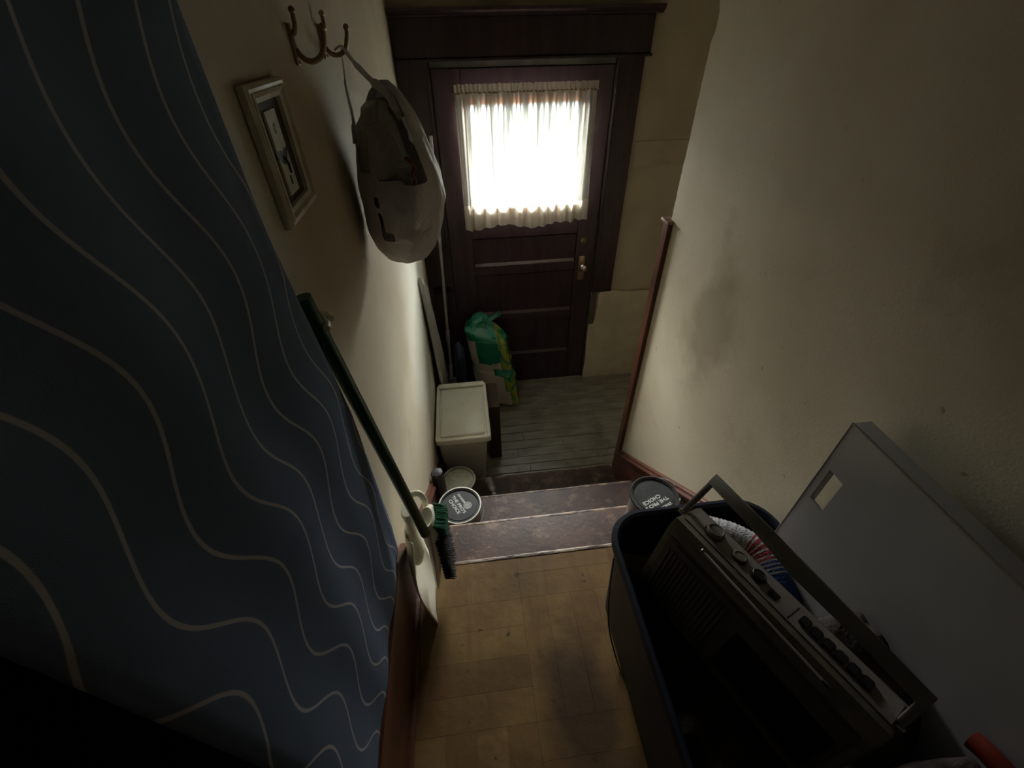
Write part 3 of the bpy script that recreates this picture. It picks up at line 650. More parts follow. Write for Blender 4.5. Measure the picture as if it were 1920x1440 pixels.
# ------------------------------------------------------------------ lidded bin on the landing
bt = thing('storage_bin', 'ivory plastic bin with a flat stepped lid standing by the left wall', 'bin', (-0.105, 1.76, ZL))
b_ = B()
def brr(cx, cy, hx, hy, r, z): return rrect(cx, cy, hx, hy, r, z, 5)
loft(b_, [brr(-0.120, 1.76, 0.105, 0.170, 0.02, ZL+0.002), brr(-0.119, 1.76, 0.110, 0.178, 0.02, ZL+0.02), brr(-0.107, 1.762, 0.132, 0.212, 0.02, -1.675), brr(-0.107, 1.762, 0.136, 0.216, 0.02, -1.668)])
obj('bin_body', b_, M['cream_plastic'], bt)
b_ = B()
LX, LY, HX, HY = -0.103, 1.765, 0.147, 0.230
loft(b_, [brr(LX, LY, HX-0.004, HY-0.004, 0.016, -1.686), brr(LX, LY, HX, HY, 0.018, -1.684), brr(LX, LY, HX, HY, 0.018, -1.656), brr(LX, LY, HX-0.004, HY-0.004, 0.016, -1.651), brr(LX, LY, HX-0.018, HY-0.018, 0.012, -1.651), brr(LX, LY, HX-0.021, HY-0.021, 0.012, -1.657), brr(LX, LY, HX-0.026, HY-0.026, 0.012, -1.657)])
lid = obj('bin_lid', b_, M['cream_plastic'], bt)
b_ = B(); loft(b_, [brr(LX-0.002, LY-0.010, HX-0.030, HY-0.040, 0.010, -1.660), brr(LX-0.002, LY-0.010, HX-0.030, HY-0.040, 0.010, -1.649), brr(LX-0.002, LY-0.010, HX-0.034, HY-0.044, 0.008, -1.6465)]); sub('lid_panel', b_, M['cream_plastic'], lid)
b_ = B(); box(b_, LX-HX+0.012, LX+HX-0.012, LY+HY-0.040, LY+HY-0.004, -1.656, -1.640, 0.004); sub('hinge_bar', b_, M['cream_plastic'], lid)

# ------------------------------------------------------------------ brown box, green pack, blue bag, mop and wrapped board by the door
b_ = B(); box(b_, -0.14, 0.088, 2.02, 2.16, ZL+0.001, -1.62, 0.004)
o = obj('cardboard_box', boxf(0.046, 0.112, 1.80, 2.02, ZL+0.001, -1.69, 0.003), mat('brown_cardboard', (0.060, 0.034, 0.020), 0.75, (0.045, 0.026, 0.016), 12, 0.1, 60)); b_.free()
tag(o, 'narrow brown cardboard box standing against the ivory bin', 'box')
# green and white plastic-wrapped pack
pk = thing('wrapped_pack', 'green and white plastic wrapped pack leaning against the dark door', 'package', (0.12, 2.33, ZL))
mg = mat('green_white_film', (0.62, 0.56, 0.48), 0.22, (0.55, 0.49, 0.42), 8, 0.5, 22, coat=0.5)
nt, N, b = nodes(mg)
tc = N.new('ShaderNodeAttribute'); tc.attribute_name = 'paint'; 
rmp = N.new('ShaderNodeValToRGB'); rmp.color_ramp.interpolation = 'CONSTANT'
rmp.color_ramp.elements[0].color = (0.60, 0.53, 0.45, 1); rmp.color_ramp.elements[1].position = 0.30; rmp.color_ramp.elements[1].color = (0.012, 0.20, 0.105, 1)
e = rmp.color_ramp.elements.new(0.55); e.color = (0.06, 0.33, 0.22, 1); e = rmp.color_ramp.elements.new(0.75); e.color = (0.30, 0.36, 0.045, 1); e = rmp.color_ramp.elements.new(0.92); e.color = (0.10, 0.22, 0.06, 1)
nt.links.new(tc.outputs['Fac'], rmp.inputs[0]); nt.links.new(rmp.outputs[0], b.inputs['Base Color'])
b_ = B()
rings = []; NP = 72
ax0 = Vector((0.150, 2.360, ZL+0.004)); ax1 = Vector((0.068, 2.425, -1.47))
nr = 60
for k_ in range(nr+1):
    v = k_/nr; c = ax0.lerp(ax1, v)
    hx = 0.150*(1-0.10*v); hy = 0.095*(1-0.15*v)
    env = min(1, (v/0.06)**0.5 if v < .06 else 1)*min(1, ((1-v)/0.14)**0.6 if v > 0.86 else 1)
    pin = 1-0.10*math.exp(-((v-0.47)/0.04)**2)
    r = []
    for i in range(NP):
        a = 2*PI*i/NP; ca, sa = math.cos(a), math.sin(a); ex = 0.5
        x = math.copysign(abs(ca)**ex, ca)*hx*env*pin; y = math.copysign(abs(sa)**ex, sa)*hy*(0.25+0.75*env)*pin
        nn = 1+0.07*nz(x*16, y*16, v*9+3)+0.03*nz(x*50, y*50, v*30)
        rz = c.z+0.04*(x/0.15)*v*(-1)+0.03*(1-env)*nz(i*0.3, v, 2) 
        if v > 0.8: rz += (v-.8)*0.25*math.sin(a*1.0-0.6)*0.5
        r.append((c.x+x*nn+0.25*(y*nn)*0.5, min(c.y+y*nn-x*0.35, YD-0.035), rz))
    rings.append(r)
loft(b_, rings)
o = obj('film_wrap', b_, mg, pk, ang=60)
me = o.data; at = me.attributes.new('paint', 'FLOAT', 'POINT')
for i, vtx in enumerate(me.vertices):
    p = vtx.co+Vector((ORG[o.name])); v = (p.z-ZL)/(-1.47-ZL); cx = ax0.lerp(ax1, max(0, min(1, v))).x; u = (p.x-cx)/0.15
    w_ = 0.1
    if u > 0.42: w_ = 0.83 if nz(p.x*30, p.y*10, p.z*22) > 0.02 else (0.95 if nz(p.x*20, 1, p.z*15) > 0 else 0.4)
    elif v > 0.80: w_ = 0.62 if nz(p.x*12, 2, p.z*25) > -0.1 else 0.4
    elif v > 0.55+0.10*max(0, u) and u > -0.55: w_ = 0.4
    if 0.42 < v < 0.50 and u > 0.15: w_ = 0.6
    if v < 0.24 and u < 0.62: w_ = 0.1
    at.data[i].value = w_
b_ = B(); rr = []
for t in range(7):
    q = t/6; z = -1.475+0.040*q; wd = 0.055*(1-0.5*q)
    rr.append([(0.13+wd*math.cos(a)+0.02*q, 2.425+0.016*(1-q)*math.sin(a)+0.006*math.sin(a*5+q), z+0.018*math.cos(a)) for a in [2*PI*i/24 for i in range(24)]])
loft(b_, rr); obj('film_tail', b_, mat('green_film_tail', (0.05, 0.26, 0.17), 0.3, coat=0.4), pk)
# navy bag in the corner
b_ = B(); rr = []
for v in [i/18 for i in range(19)]:
    env = min(1, (v*12)**.5)*(1 if v < .85 else max(0.12, 1-((v-.85)/.15)**2*0.88))
    rr.append([(-0.108+0.036*env*math.cos(a)*(1+.2*nz(math.cos(a)*2, v*5, 1)), 2.27+0.07*env*math.sin(a)*(1+.15*nz(math.sin(a)*3, v*4, 6)), ZL+0.002+0.60*v) for a in [2*PI*i/32 for i in range(32)]])
loft(b_, rr); tag(obj('navy_bag', b_, mat('navy_fabric', (0.012, 0.018, 0.045), 0.6, bump=0.3, bscale=60), ang=70), 'dark navy upright bag between the mop and the green pack', 'bag')
# mop pole
mt = thing('mop', 'thin grey pole with white plastic foot leaning in the door corner', 'mop', (-0.188, 2.42, ZL))
P0 = Vector((-0.190, 2.40, -2.02)); P1 = Vector((-0.1300, 2.502, -0.42))
b_ = B(); tube(b_, [P0, P0.lerp(P1, .5), P1], 0.0095, 14); mh = obj('pole', b_, mat('brushed_grey_steel', (0.50, 0.48, 0.48), 0.35, metal=0.5), mt)
b_ = B(); q = P0.lerp(P1, 0.245); q2 = P0.lerp(P1, 0.30); tube(b_, [q, q2], 0.0135, 14); sub('pole_collar', b_, mat('grey_collar', (0.42, 0.40, 0.38), 0.4), mh)
b_ = B(); q = P0.lerp(P1, -0.02); q2 = P0.lerp(P1, 0.125); tube(b_, [q, q2], 0.018, 14, 0.8); obj('foot_sleeve', b_, M['cream_plastic'], mt)
b_ = B(); box(b_, -0.204, -0.150, 2.36, 2.385, ZL+0.002, -1.905, 0.008); obj('mop_block', b_, mat('white_lavender_plastic', (0.60, 0.57, 0.60), 0.4), mt)
# plastic-wrapped flat thing on the left wall
wt = thing('wrapped_board', 'tall flat board in cloudy plastic wrap leaning on the left wall', 'board', (-0.235, 2.05, ZL))
def wb(u, v, off):
    TL = Vector((XL+0.004, 2.03, -0.965)); TR = Vector((XL+0.008, 2.22, -1.12)); BL = Vector((XL+0.055, 1.99, -2.13)); BR = Vector((XL+0.060, 2.36, -2.13))
    p = TL.lerp(TR, u).lerp(BL.lerp(BR, u), v)
    p.x += off*(1 if off > 0 else 0)+(0.010*nz(u*3, v*9, 1)+0.006*nz(u*9, v*16, 4))*(1 if off > 0 else 0)*min(1, 6*min(u, 1-u, v, 1-v)+.2)
    return p
b_ = B(); a1 = grid(b_, lambda u, v: wb(u, v, 0.018), 16, 50); a2 = grid(b_, lambda u, v: wb(u, v, 0), 16, 50)
bd = [a1[0][j] for j in range(51)], [a2[0][j] for j in range(51)], [a1[16][j] for j in range(51)], [a2[16][j] for j in range(51)]
for A_, C_ in ((bd[0], bd[1]), (bd[2], bd[3]), ([a1[i][0] for i in range(17)], [a2[i][0] for i in range(17)]), ([a1[i][50] for i in range(17)], [a2[i][50] for i in range(17)])):
    for i in range(len(A_)-1): b_.faces.new((A_[i], A_[i+1], C_[i+1], C_[i]))
obj('plastic_wrap', b_, M['film'], wt, ang=180)
b_ = B(); prism(b_, [(2.06, -1.02), (2.19, -1.13), (2.33, -2.12), (2.01, -2.12)], 'x', XL+0.001, XL+0.006, 0.0); bb = b_
for v in bb.verts: v.co.x += 0.050*(-(v.co.z+1.0))/1.13
obj('inner_board', bb, mat('grey_board', (0.22, 0.20, 0.17), 0.7), wt, smooth=False)
# bolt on the left casing
b_ = B(); box(b_, -0.235, -0.120, YD-0.046, YD-0.026, -1.315, -1.275, 0.004); tube(b_, [(-0.215, YD-0.052, -1.295), (-0.10, YD-0.052, -1.295)], 0.007, 10)
tag(obj('door_bolt', b_, mat('blackened_iron', (0.035, 0.03, 0.03), 0.35, metal=0.6)), 'dark iron slide bolt on the left side of the door casing', 'bolt')

# ------------------------------------------------------------------ paint cans
def flat_text(s, centre, ang, width, height, z, parent_part, name='lettering', squeeze=1.0):
    cu = bpy.data.curves.new('t', 'FONT'); cu.body = s; cu.size = 1.0; cu.offset = 0.022; cu.resolution_u = 3; cu.extrude = 0.0
    to = bpy.data.objects.new('t', cu); COL.objects.link(to)
    dg = bpy.context.evaluated_depsgraph_get(); me = bpy.data.meshes.new_from_object(to.evaluated_get(dg)); bpy.data.objects.remove(to); bpy.data.curves.remove(cu)
    xs = [v.co.x for v in me.vertices]; ys = [v.co.y for v in me.vertices]
    b_ = B(); b_.from_mesh(me); bpy.data.meshes.remove(me)
    sx = width/(max(xs)-min(xs)); sy = height/(max(ys)-min(ys)); cx = (max(xs)+min(xs))/2; cy = (max(ys)+min(ys))/2
    ca, sa = math.cos(ang), math.sin(ang)
    for v in b_.verts:
        x = (v.co.x-cx)*sx; y = (v.co.y-cy)*sy; v.co = Vector((centre[0]+x*ca-y*sa, centre[1]+x*sa+y*ca, z))
    r = bmesh.ops.extrude_face_region(b_, geom=b_.faces[:]); bmesh.ops.translate(b_, verts=[g_ for g_ in r['geom'] if isinstance(g_, bmesh.types.BMVert)], vec=(0, 0, 0.0004))
    return sub(name, b_, M['print'], parent_part, ang=10)
def can(cx, cy, zb, r, h, label, rim_m, lid_m, bail, group='paint cans on the stairs', open_top=False):
    t = thing('paint_can', label, 'paint can', (cx, cy, zb), group)
    zt = zb+h; c = (cx, cy, 0)
    b_ = B(); lathe(b_, [(r*0.90, zb+0.003), (r*0.93, zb), (r*0.945, zb+0.006), (r*0.92, zb+0.010), (r*0.92, zt-0.030), (r*0.93, zt-0.024), (r*0.90, zt-0.022)], c, 56); body = obj('can_body', b_, M['bodywhite'], t)
    b_ = B(); lathe(b_, [(r*0.93, zt-0.012), (r*0.99, zt-0.010), (r, zt-0.004), (r*0.985, zt), (r*0.93, zt), (r*0.915, zt-0.005)], c, 56, False); obj('can_rim', b_, rim_m, t)
    b_ = B(); lathe(b_, [(r*0.93, zt-0.008), (r*0.925, zt-0.003), (r*0.875, zt-0.003), (r*0.86, zt-0.010), (r*0.80, zt-0.012), (r*0.775, zt-0.006), (r*0.5, zt-0.006), (0.0005, zt-0.006)], c, 56, True); lid = obj('can_lid', b_, lid_m, t)
    if bail:
        a0, a1, drop, rb = bail; pts = []
        for i in range(25):
            q = i/24; a = math.radians(a0+(a1-a0)*q); s = math.sin(q*PI)
            rr_ = r*(1.0+0.02+rb*s); pts.append((cx+rr_*math.cos(a), cy+rr_*math.sin(a), zt-0.022-drop*s))
        b_ = B(); tube(b_, pts, 0.0020, 8); obj('wire_handle', b_, M['white_metal'], t)
        for a in (a0, a1):
            a = math.radians(a); b_ = B(); bmesh.ops.create_uvsphere(b_, u_segments=10, v_segments=8, radius=0.005, matrix=Matrix.Translation((cx+r*0.95*math.cos(a), cy+r*0.95*math.sin(a), zt-0.022))); obj('handle_ear', b_, M['white_metal'], t)
    return t, lid, zt-0.006
t, lid, zl = can(-0.122, 1.062, -1.73, 0.092, 0.19, 'black-lidded paint can with a bright rim on the left stair end', M['white_metal'], M['lidblack'], (12, -172, 0.030, 0.14))
A = math.radians(-61); ux = Vector((math.cos(A), math.sin(A))); uy = Vector((-ux.y, ux.x)); c0 = Vector((-0.126, 1.068))
flat_text("THE PRO'S", c0, A, 0.103, 0.0150, zl+0.0001, lid)
flat_text("CHOICE", c0-uy*0.0205-ux*0.001, A, 0.082, 0.0150, zl+0.0001, lid)
flat_text("ZINSSER", c0+uy*0.0235-ux*0.018, A, 0.058, 0.0095, zl+0.0001, lid)
lc = c0+uy*0.0275+ux*0.026
b_ = B()
for r0_, r1_ in ((0.0145, 0.0168), (0.0095, 0.0118), (0.0045, 0.0068), (0.0, 0.0022)):
    n = 32
    if r0_ == 0: lathe(b_, [(0.0022, zl), (0.0022, zl+0.0005)], (lc.x, lc.y, 0), n)
    else:
        rings = [[(lc.x+rr_*math.cos(2*PI*i/n), lc.y+rr_*math.sin(2*PI*i/n), z_) for i in range(n)] for rr_, z_ in ((r0_, zl), (r0_, zl+0.0005), (r1_, zl+0.0005), (r1_, zl))]
        loft(b_, rings, True, False, False)
sub('ring_emblem', b_, M['print'], lid, label='white concentric ring emblem')
t, lid, zl = can(0.612, 0.868, -1.525, 0.090, 0.19, 'black-lidded paint can with a black rim beside the dark tote', M['lidblack'], M['lidblack'], (75, -15, 0.004, 0.30))
A = math.radians(-158); ux = Vector((math.cos(A), math.sin(A))); uy = Vector((-ux.y, ux.x)); c0 = Vector((0.612, 0.838))
flat_text("THE PRO'S", c0, A, 0.103, 0.0150, zl+0.0001, lid)
flat_text("CHOICE", c0-uy*0.0205-ux*(-0.008), A, 0.080, 0.0150, zl+0.0001, lid)
flat_text("ZINSSER", c0+uy*0.0235-ux*0.018, A, 0.058, 0.0095, zl+0.0001, lid)
pale = mat('dried_pale_paint', (0.30, 0.28, 0.17), 0.5, (0.22, 0.20, 0.12), 30, 0.2, 60)
can(-0.140, 1.352, -1.935, 0.086, 0.19, 'paint can with a pale yellowish lid behind the lettered can by the bin', M['bodywhite'], pale, None)
# dark plastic cap and clear bottle on the step
b_ = B(); lathe(b_, [(0.020, 0), (0.030, 0.006), (0.030, 0.150), (0.026, 0.165), (0.010, 0.170)], (-0.2255, 1.268, -1.73), 8); tag(obj('dark_canister', b_, mat('dark_grey_plastic', (0.045, 0.042, 0.045), 0.5), ang=20), 'small dark grey canister squeezed between the skirt board and paint cans', 'canister')
clr = translucent('clear_bottle_plastic', (0.55, 0.52, 0.50), 0.3, 0.5, 0.12, 0.6, gloss=0.35)
bo = thing('plastic_bottle', 'small crushed clear plastic bottle lying on the step beside the cans', 'bottle', (0.008, 1.40, -1.935))
Mx = Matrix.Rotation(math.radians(80), 3, 'X'); Mz = Matrix.Rotation(math.radians(12), 3, 'Z')
b_ = B(); pr = [(0.015, 0), (0.021, 0.006), (0.022, 0.035), (0.018, 0.050), (0.022, 0.062), (0.021, 0.085), (0.016, 0.100), (0.009, 0.112), (0.009, 0.120)]
lathe(b_, pr, (0.008, 1.462, -1.912), 20, True, Mz @ Mx)
for v in b_.verts: v.co += Vector((0.004*nz(v.co.x, v.co.y, v.co.z, 60), 0, 0.003*nz(v.co.x, v.co.y, v.co.z, 70)))
obj('bottle_body', b_, clr, bo, ang=70)
b_ = B(); lathe(b_, [(0.011, 0.118), (0.011, 0.132)], (0.008, 1.462, -1.912), 20, True, Mz @ Mx); obj('bottle_cap', b_, M['print'], bo, label='white screw cap')

# ------------------------------------------------------------------ dark tote with its contents, right side
navy = mat('dark_navy_plastic', (0.009, 0.012, 0.024), 0.46, (0.013, 0.017, 0.030), 10, 0.12, 50, spec=0.3)
layer(navy, (0.04, 0.04, 0.045), 18, 0.68, 0.76, 0.4, seed=3.0)
tt = thing('storage_tote', 'deep dark navy plastic tote with rolled rim on the parquet at right', 'tote', (0.505, 0.21, ZF))
cx, cy = 0.502, 0.215
def tr_(hx, hy, r, z): return rrect(cx, cy, hx, hy, r, z, 8)
b_ = B()
loft(b_, [tr_(0.185, 0.335, 0.07, ZF+0.002), tr_(0.190, 0.340, 0.075, ZF+0.012), tr_(0.203, 0.358, 0.085, -1.000), tr_(0.206, 0.360, 0.085, -0.985), tr_(0.212, 0.368, 0.09, -0.982), tr_(0.215, 0.372, 0.092, -0.962), tr_(0.211, 0.368, 0.09, -0.952), tr_(0.203, 0.360, 0.085, -0.951), tr_(0.198, 0.354, 0.082, -0.958), tr_(0.196, 0.350, 0.080, -1.00), tr_(0.184, 0.334, 0.068, ZF+0.014)])
obj('tote_shell', b_, navy, tt)
b_ = B(); tube(b_, smooth_path([(0.286, 0.475, -0.975), (0.283, 0.459, -1.05), (0.290, 0.45, -1.16), (0.296, 0.42, -1.26), (0.306, 0.36, -1.311), (0.316, 0.31, -1.314)], 6), 0.0018, 6); obj('loose_cord', b_, M['black'], tt, label='thin black cord hanging down its side')
# crumpled brown cloth inside
b_ = B()
def bulge(x, y):
    x0 = 0.590+max(0, 0.27-y)*0.22 if y > 0.05 else 0.622
    return 0.265*max(0, min(1, (x-x0)/0.03))*max(0, min(1, (0.30-y)/0.06))*(0.94+0.12*nz(y*20, x*20, 8))
def cloth(u, v):
    x = 0.330+0.322*u; y = -0.085+0.605*v
    return (x, y, -1.085+0.035*nz(x*9, y*9, 1)+0.02*nz(x*24, y*24, 5)+0.03*u+bulge(x, y))
g1 = grid(b_, cloth, 60, 80); o = obj('brown_cloth', b_, mat('dark_brown_cloth', (0.040, 0.027, 0.020), 0.85, (0.07, 0.050, 0.04), 18, 0.4, 90), ang=180); solid(o, 0.012, -1)
tag(o, 'crumpled dark brown cloth filling the navy tote under the radio', 'cloth')
# striped rolled towel
cols = {'red': (0.30, 0.030, 0.035), 'white': (0.46, 0.44, 0.45), 'blue': (0.012, 0.050, 0.19), 'grey': (0.26, 0.25, 0.27)}
tm = [mat('towel_'+k_, c_, 0.85, bump=0.4, bscale=200) for k_, c_ in cols.items()]
path = smooth_path([(0.528, 0.535, -0.985), (0.560, 0.515, -0.975), (0.600, 0.485, -0.965), (0.632, 0.445, -0.962), (0.640, 0.395, -0.966), (0.638, 0.345, -0.975), (0.625, 0.30, -0.99)], 12)
seq = []
nP = len(path)-1
for i in range(nP):
    q = i/nP
    if q < 0.10: c_ = 0
    elif q < 0.14: c_ = 0
    elif q < 0.44: c_ = 1 if i % 4 else 3
    elif q < 0.60: c_ = 0 if i % 3 else 1
    elif q < 0.70: c_ = 2 if i % 2 else 1
    else: c_ = 2
    seq.append(c_)
b_ = B(); rings = []
path = [p+Vector((-0.016, 0, 0)) for p in path]
for i, p in enumerate(path):
    t_ = (path[min(i+1, nP)]-path[max(i-1, 0)]).normalized(); a_ = Vector((0, 0, 1)); a_ = (a_-t_*a_.dot(t_)).normalized(); c2 = t_.cross(a_)
    rad = (0.036+0.0018*(i % 2))*min(1, 0.6+i*0.12, 0.6+(nP-i)*0.12)
    rings.append([p+(a_*math.cos(2*PI*k_/24)*0.95+c2*math.sin(2*PI*k_/24))*rad for k_ in range(24)])
loft(b_, rings, mi=lambda k_, i: seq[min(k_, nP-1)])
tag(obj('rolled_towel', b_, tm, ang=60), 'rolled woven towel striped red, white and blue between radio and grey panel', 'towel')

# grey shallow plastic drawer standing on its side against the wall
gp = thing('plastic_tray', 'large shallow grey plastic tray standing on its side against the right wall', 'tray', (0.678, 0.08, -1.06))
gm = mat('satin_grey_plastic', (0.35, 0.34, 0.34), 0.22, (0.31, 0.30, 0.30), 5, 0.05, 12, spec=0.6)
X0, X1, YA, YB, ZA, ZB = 0.660, 0.697, -0.30, 0.462, -1.06, -0.553
cutsy = [YA, 0.410, 0.445, YB]; cutsz = [ZA, -0.752, -0.664, ZB]
b_ = B(); vg = {}
def gv(i, j, x):
    k_ = (i, j, x)
    if k_ not in vg: vg[k_] = b_.verts.new((x, cutsy[i], cutsz[j]))
    return vg[k_]
for i in range(3):
    for j in range(3):
        if i == 1 and j == 1: continue
        for x in (X0, X0+0.004):
            b_.faces.new((gv(i, j, x), gv(i+1, j, x), gv(i+1, j+1, x), gv(i, j+1, x)))
hole = [(1, 1), (2, 1), (2, 2), (1, 2)]
for k_ in range(4):
    a_, c_ = hole[k_], hole[(k_+1) % 4]; b_.faces.new((gv(*a_, X0), gv(*c_, X0), gv(*c_, X0+0.004), gv(*a_, X0+0.004)))
edge = [(i, 0) for i in range(3)]+[(3, j) for j in range(3)]+[(i, 3) for i in range(3, 0, -1)]+[(0, j) for j in range(3, 0, -1)]
for k_ in range(len(edge)):
    a_, c_ = edge[k_], edge[(k_+1) % len(edge)]; b_.faces.new((gv(*a_, X0), gv(*c_, X0), gv(*c_, X0+0.004), gv(*a_, X0+0.004)))
ve = [v for v in b_.edges if all(abs(q.co.x-X0) < 1e-6 for q in v.verts) and all((abs(q.co.y-YB) < 1e-6) for q in v.verts)]
obj('tray_bottom', b_, gm, gp, smooth=False)
em = mat('pale_worn_edge', (0.30, 0.27, 0.23), 0.45)
obj('side_wall', boxf(X0+0.0035, X1, YA, YB, ZB-0.004, ZB, 0.001), gm, gp); obj('side_wall', boxf(X0+0.0035, X1, YA, YB, ZA, ZA+0.004, 0.001), gm, gp)
obj('side_wall', boxf(X0+0.0035, X1, YA, YA+0.004, ZA+0.004, ZB-0.004, 0.001), gm, gp); obj('side_wall', boxf(X0+0.0035, X1, YB-0.004, YB, ZA+0.004, ZB-0.004, 0.001), gm, gp)
b_ = B(); tube(b_, [(X0+0.001, YB-0.001, ZA), (X0+0.001, YB-0.001, ZB)], 0.0022, 8); tube(b_, [(X0+0.001, YB-0.001, ZB-0.001), (X0+0.001, YA, ZB-0.001)], 0.0020, 8); obj('rolled_edge', b_, em, gp, label='pale worn edge')

# dull red handle bar low at the right edge
# ------------------------------------------------------------------ portable radio
rd = thing('portable_radio', 'old olive grey portable radio cassette player standing in the navy tote', 'radio', (0.44, 0.27, -1.03))
u_ = Vector((0.386, -0.922, 0)).normalized(); w_h = Vector((0.922, 0.386, 0)).normalized()
tl = math.radians(13)
dd = w_h*math.cos(tl)+Vector((0, 0, -math.sin(tl))); hh = w_h*math.sin(tl)+Vector((0, 0, math.cos(tl)))
RO = Vector((0.407, 0.461, -0.80))
def L(s, d, h): return RO+u_*s+dd*d+hh*h
def rbox(bm, s0, s1, d0, d1, h0, h1, bev=0.0, seg=2):
    vs = [bm.verts.new(L(s, d, h)) for s in (s0, s1) for d in (d0, d1) for h in (h0, h1)]
    fs = [bm.faces.new([vs[i] for i in q]) for q in ((0, 1, 3, 2), (4, 6, 7, 5), (0, 4, 5, 1), (2, 3, 7, 6), (0, 2, 6, 4), (1, 5, 7, 3))]
    if bev: bmesh.ops.bevel(bm, geom=list(set(e for f in fs for e in f.edges)), offset=bev, segments=seg, affect='EDGES')
olive = mat('olive_grey_plastic', (0.20, 0.175, 0.125), 0.38, (0.135, 0.118, 0.086), 25, 0.08, 300)
panelm = mat('warm_grey_panel', (0.25, 0.215, 0.19), 0.42, (0.20, 0.172, 0.152), 30, 0.08, 200)
pf = [(-0.016, 0.0), (-0.028, -0.016), (-0.030, -0.024), (-0.030, -0.215), (-0.026, -0.222), (0.060, -0.222), (0.066, -0.212), (0.066, -0.006), (0.060, 0.0)]
b_ = B(); loft(b_, [[L(s, a, c) for a, c in pf] for s in (-0.006, 0.412)])
bmesh.ops.bevel(b_, geom=[e for e in b_.edges if abs((e.verts[0].co-e.verts[1].co).dot(u_)) < 1e-4], offset=0.004, segments=2, affect='EDGES')
body = obj('radio_body', b_, olive, rd)
b_ = B(); rbox(b_, 0.004, 0.404, -0.001, 0.056, -0.001, 0.0022, 0.001); cp = obj('control_panel', b_, panelm, rd)
# front: speaker grille, dial and cassette door
b_ = B(); rbox(b_, 0.010, 0.396, -0.032, -0.029, -0.205, -0.032, 0.002); fg = obj('front_bezel', b_, mat('dark_olive_front', (0.10, 0.088, 0.064), 0.5), rd)
b_ = B()
for k_ in range(16): rbox(b_, 0.020+k_*0.0095, 0.0245+k_*0.0095, -0.0345, -0.031, -0.195, -0.060)
sub('speaker_grille', b_, mat('grille_slats', (0.12, 0.105, 0.08), 0.5), fg)
b_ = B(); rbox(b_, 0.200, 0.385, -0.0345, -0.031, -0.190, -0.080, 0.002); sub('cassette_door', b_, M['black'], fg)
b_ = B(); rbox(b_, 0.030, 0.385, -0.0345, -0.031, -0.053, -0.038, 0.001); sub('tuning_dial', b_, mat('dial_strip', (0.09, 0.085, 0.075), 0.3), fg)
Mr = Matrix((( u_.x, dd.x, hh.x), (u_.y, dd.y, hh.y), (u_.z, dd.z, hh.z)))
def knob(s, d, r, hgt, m, name='knob', label=None):
    c = L(s, d, 0.002)
    b0 = B(); lathe(b0, [(r*1.16, 0), (r*1.16, 0.0015)], c, 32, True, Mr); ring = obj('knob_well', b0, M['black'], rd)
    b0 = B(); n = 40; rings = []
    for rr_, z_ in ((r, 0.001), (r, hgt*0.9), (r*0.93, hgt), (r*0.80, hgt), (r*0.76, hgt-0.001), (0.0004, hgt-0.001)):
        rings.append([c+Mr @ Vector((rr_*(1+(0.03 if i % 2 and rr_ > r*.95 else 0))*math.cos(2*PI*i/n), rr_*(1+(0.03 if i % 2 and rr_ > r*.95 else 0))*math.sin(2*PI*i/n), z_)) for i in range(n)])
    loft(b0, rings); obj(name, b0, m, rd, label=label)
knob(0.058, 0.029, 0.0175, 0.012, panelm, 'tuning_knob', 'large grey tuning knob'); knob(0.118, 0.029, 0.0135, 0.006, olive, 'volume_knob', 'flat olive knob'); knob(0.161, 0.026, 0.0125, 0.009, M['black'], 'tone_knob', 'round black knob')
b_ = B(); rbox(b_, 0.188, 0.206, 0.012, 0.032, 0.0018, 0.0030, 0.0008); obj('switch_well', b_, M['black'], rd)
b_ = B(); rbox(b_, 0.192, 0.198, 0.017, 0.026, 0.0026, 0.0055, 0.0008); obj('band_switch', b_, M['black'], rd)
b_ = B(); rbox(b_, 0.2335, 0.2345, 0.004, 0.046, 0.002, 0.0027); obj('panel_groove', b_, M['black'], rd, smooth=False)
for k_ in range(6):
    s = 0.246+k_*0.0205; b_ = B(); rbox(b_, s, s+0.0165, 0.014, 0.038, 0.0015, 0.0075, 0.002); obj('cassette_key', b_, M['black'], rd)
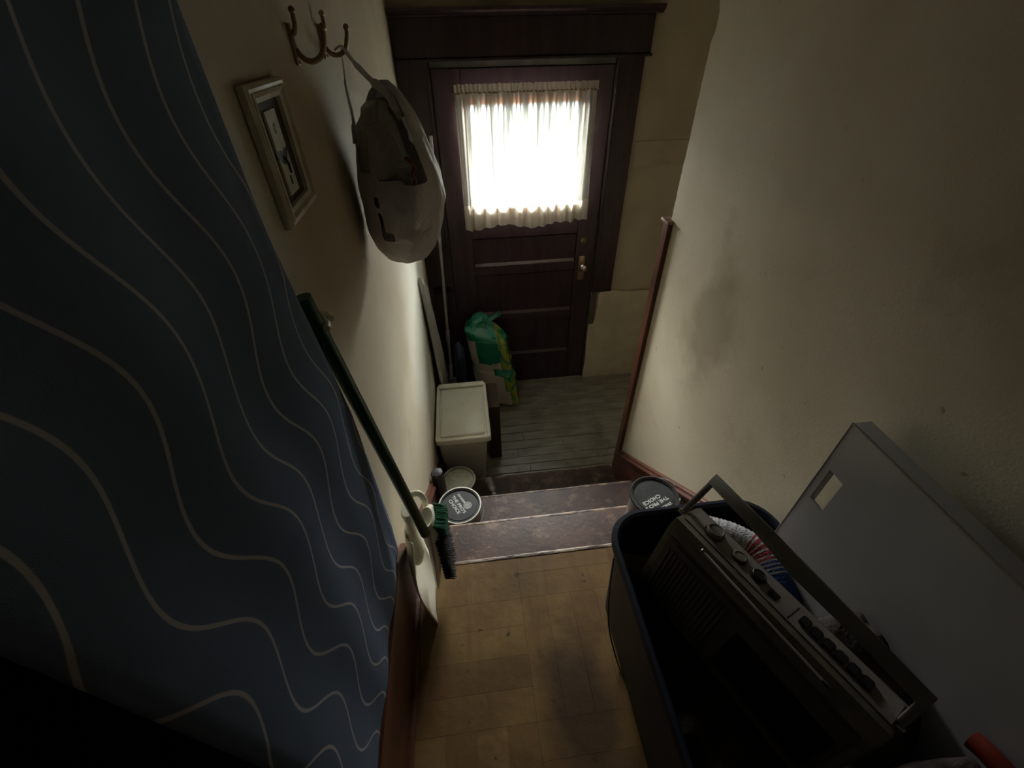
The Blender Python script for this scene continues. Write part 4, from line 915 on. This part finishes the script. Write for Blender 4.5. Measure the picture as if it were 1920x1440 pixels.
# antenna
b_ = B(); tube(b_, [L(0.078, -0.024, -0.006), L(0.20, -0.026, -0.009), L(0.322, -0.027, -0.011)], [0.0026, 0.0024, 0.0022], 10); an = obj('antenna', b_, mat('satin_antenna_steel', (0.75, 0.72, 0.68), 0.45, metal=0.35), rd)
b_ = B(); bmesh.ops.create_uvsphere(b_, u_segments=12, v_segments=8, radius=0.0042, matrix=Matrix.Translation(L(0.074, -0.024, -0.005))); sub('antenna_pivot', b_, M['chrome'], an)
b_ = B(); tube(b_, [L(0.320, -0.027, -0.011), L(0.333, -0.027, -0.011)], 0.0034, 10); sub('antenna_tip', b_, M['chrome'], an)
# carrying handle folded back
def strap(bm, pts, wv, th):
    rings = []
    for i, p in enumerate(pts):
        wv_ = wv[i]; t_ = (pts[min(i+1, len(pts)-1)]-pts[max(i-1, 0)]).normalized(); nv = t_.cross(wv_).normalized()*th
        rings.append([p-wv_-nv, p+wv_-nv, p+wv_+nv, p-wv_+nv])
    loft(bm, rings)
b_ = B()
ha = L(-0.012, 0.016, -0.008); hb = L(-0.012, 0.080, 0.082); hc = L(0.408, 0.054, 0.052); hd = L(0.410, 0.016, -0.008)
wdir = (hb-ha).normalized()
strap(b_, [ha, ha.lerp(hb, .5), hb], [u_*0.006+Vector((0, 0, 0)), u_*0.006, u_*0.006], 0.0045)
strap(b_, [hd, hd.lerp(hc, .5), hc], [u_*0.006, u_*0.006, u_*0.006], 0.0045)
strap(b_, [hb-u_*0.006-wdir*0.012, hb.lerp(hc, .25)-wdir*0.012, hb.lerp(hc, .5)-wdir*0.015, hb.lerp(hc, .75)-wdir*0.012, hc+u_*0.006-wdir*0.012], [wdir*0.013, wdir*0.014, wdir*0.017, wdir*0.014, wdir*0.013], 0.005)
bmesh.ops.bevel(b_, geom=b_.edges[:], offset=0.001, segments=1, affect='EDGES')
obj('carrying_handle', b_, mat('grey_olive_handle', (0.20, 0.185, 0.155), 0.30), rd, ang=50)
for q_ in (ha, hd): b_ = B(); tube(b_, [q_-u_*0.009, q_+u_*0.009], 0.006, 14); obj('handle_pivot', b_, M['chrome'], rd)
# red bar resting across the tote
b_ = B(); tube(b_, smooth_path([(0.634, 0.058, -0.762), (0.638, 0.035, -0.756), (0.641, 0.0, -0.756), (0.644, -0.06, -0.756), (0.644, -0.12, -0.760)], 6), 0.014, 16)
tag(obj('red_bar', b_, mat('dull_red_plastic', (0.22, 0.030, 0.018), 0.4, (0.16, 0.02, 0.012), 12)), 'dull red rounded bar lying on the brown cloth past the near end of the radio', 'bar')
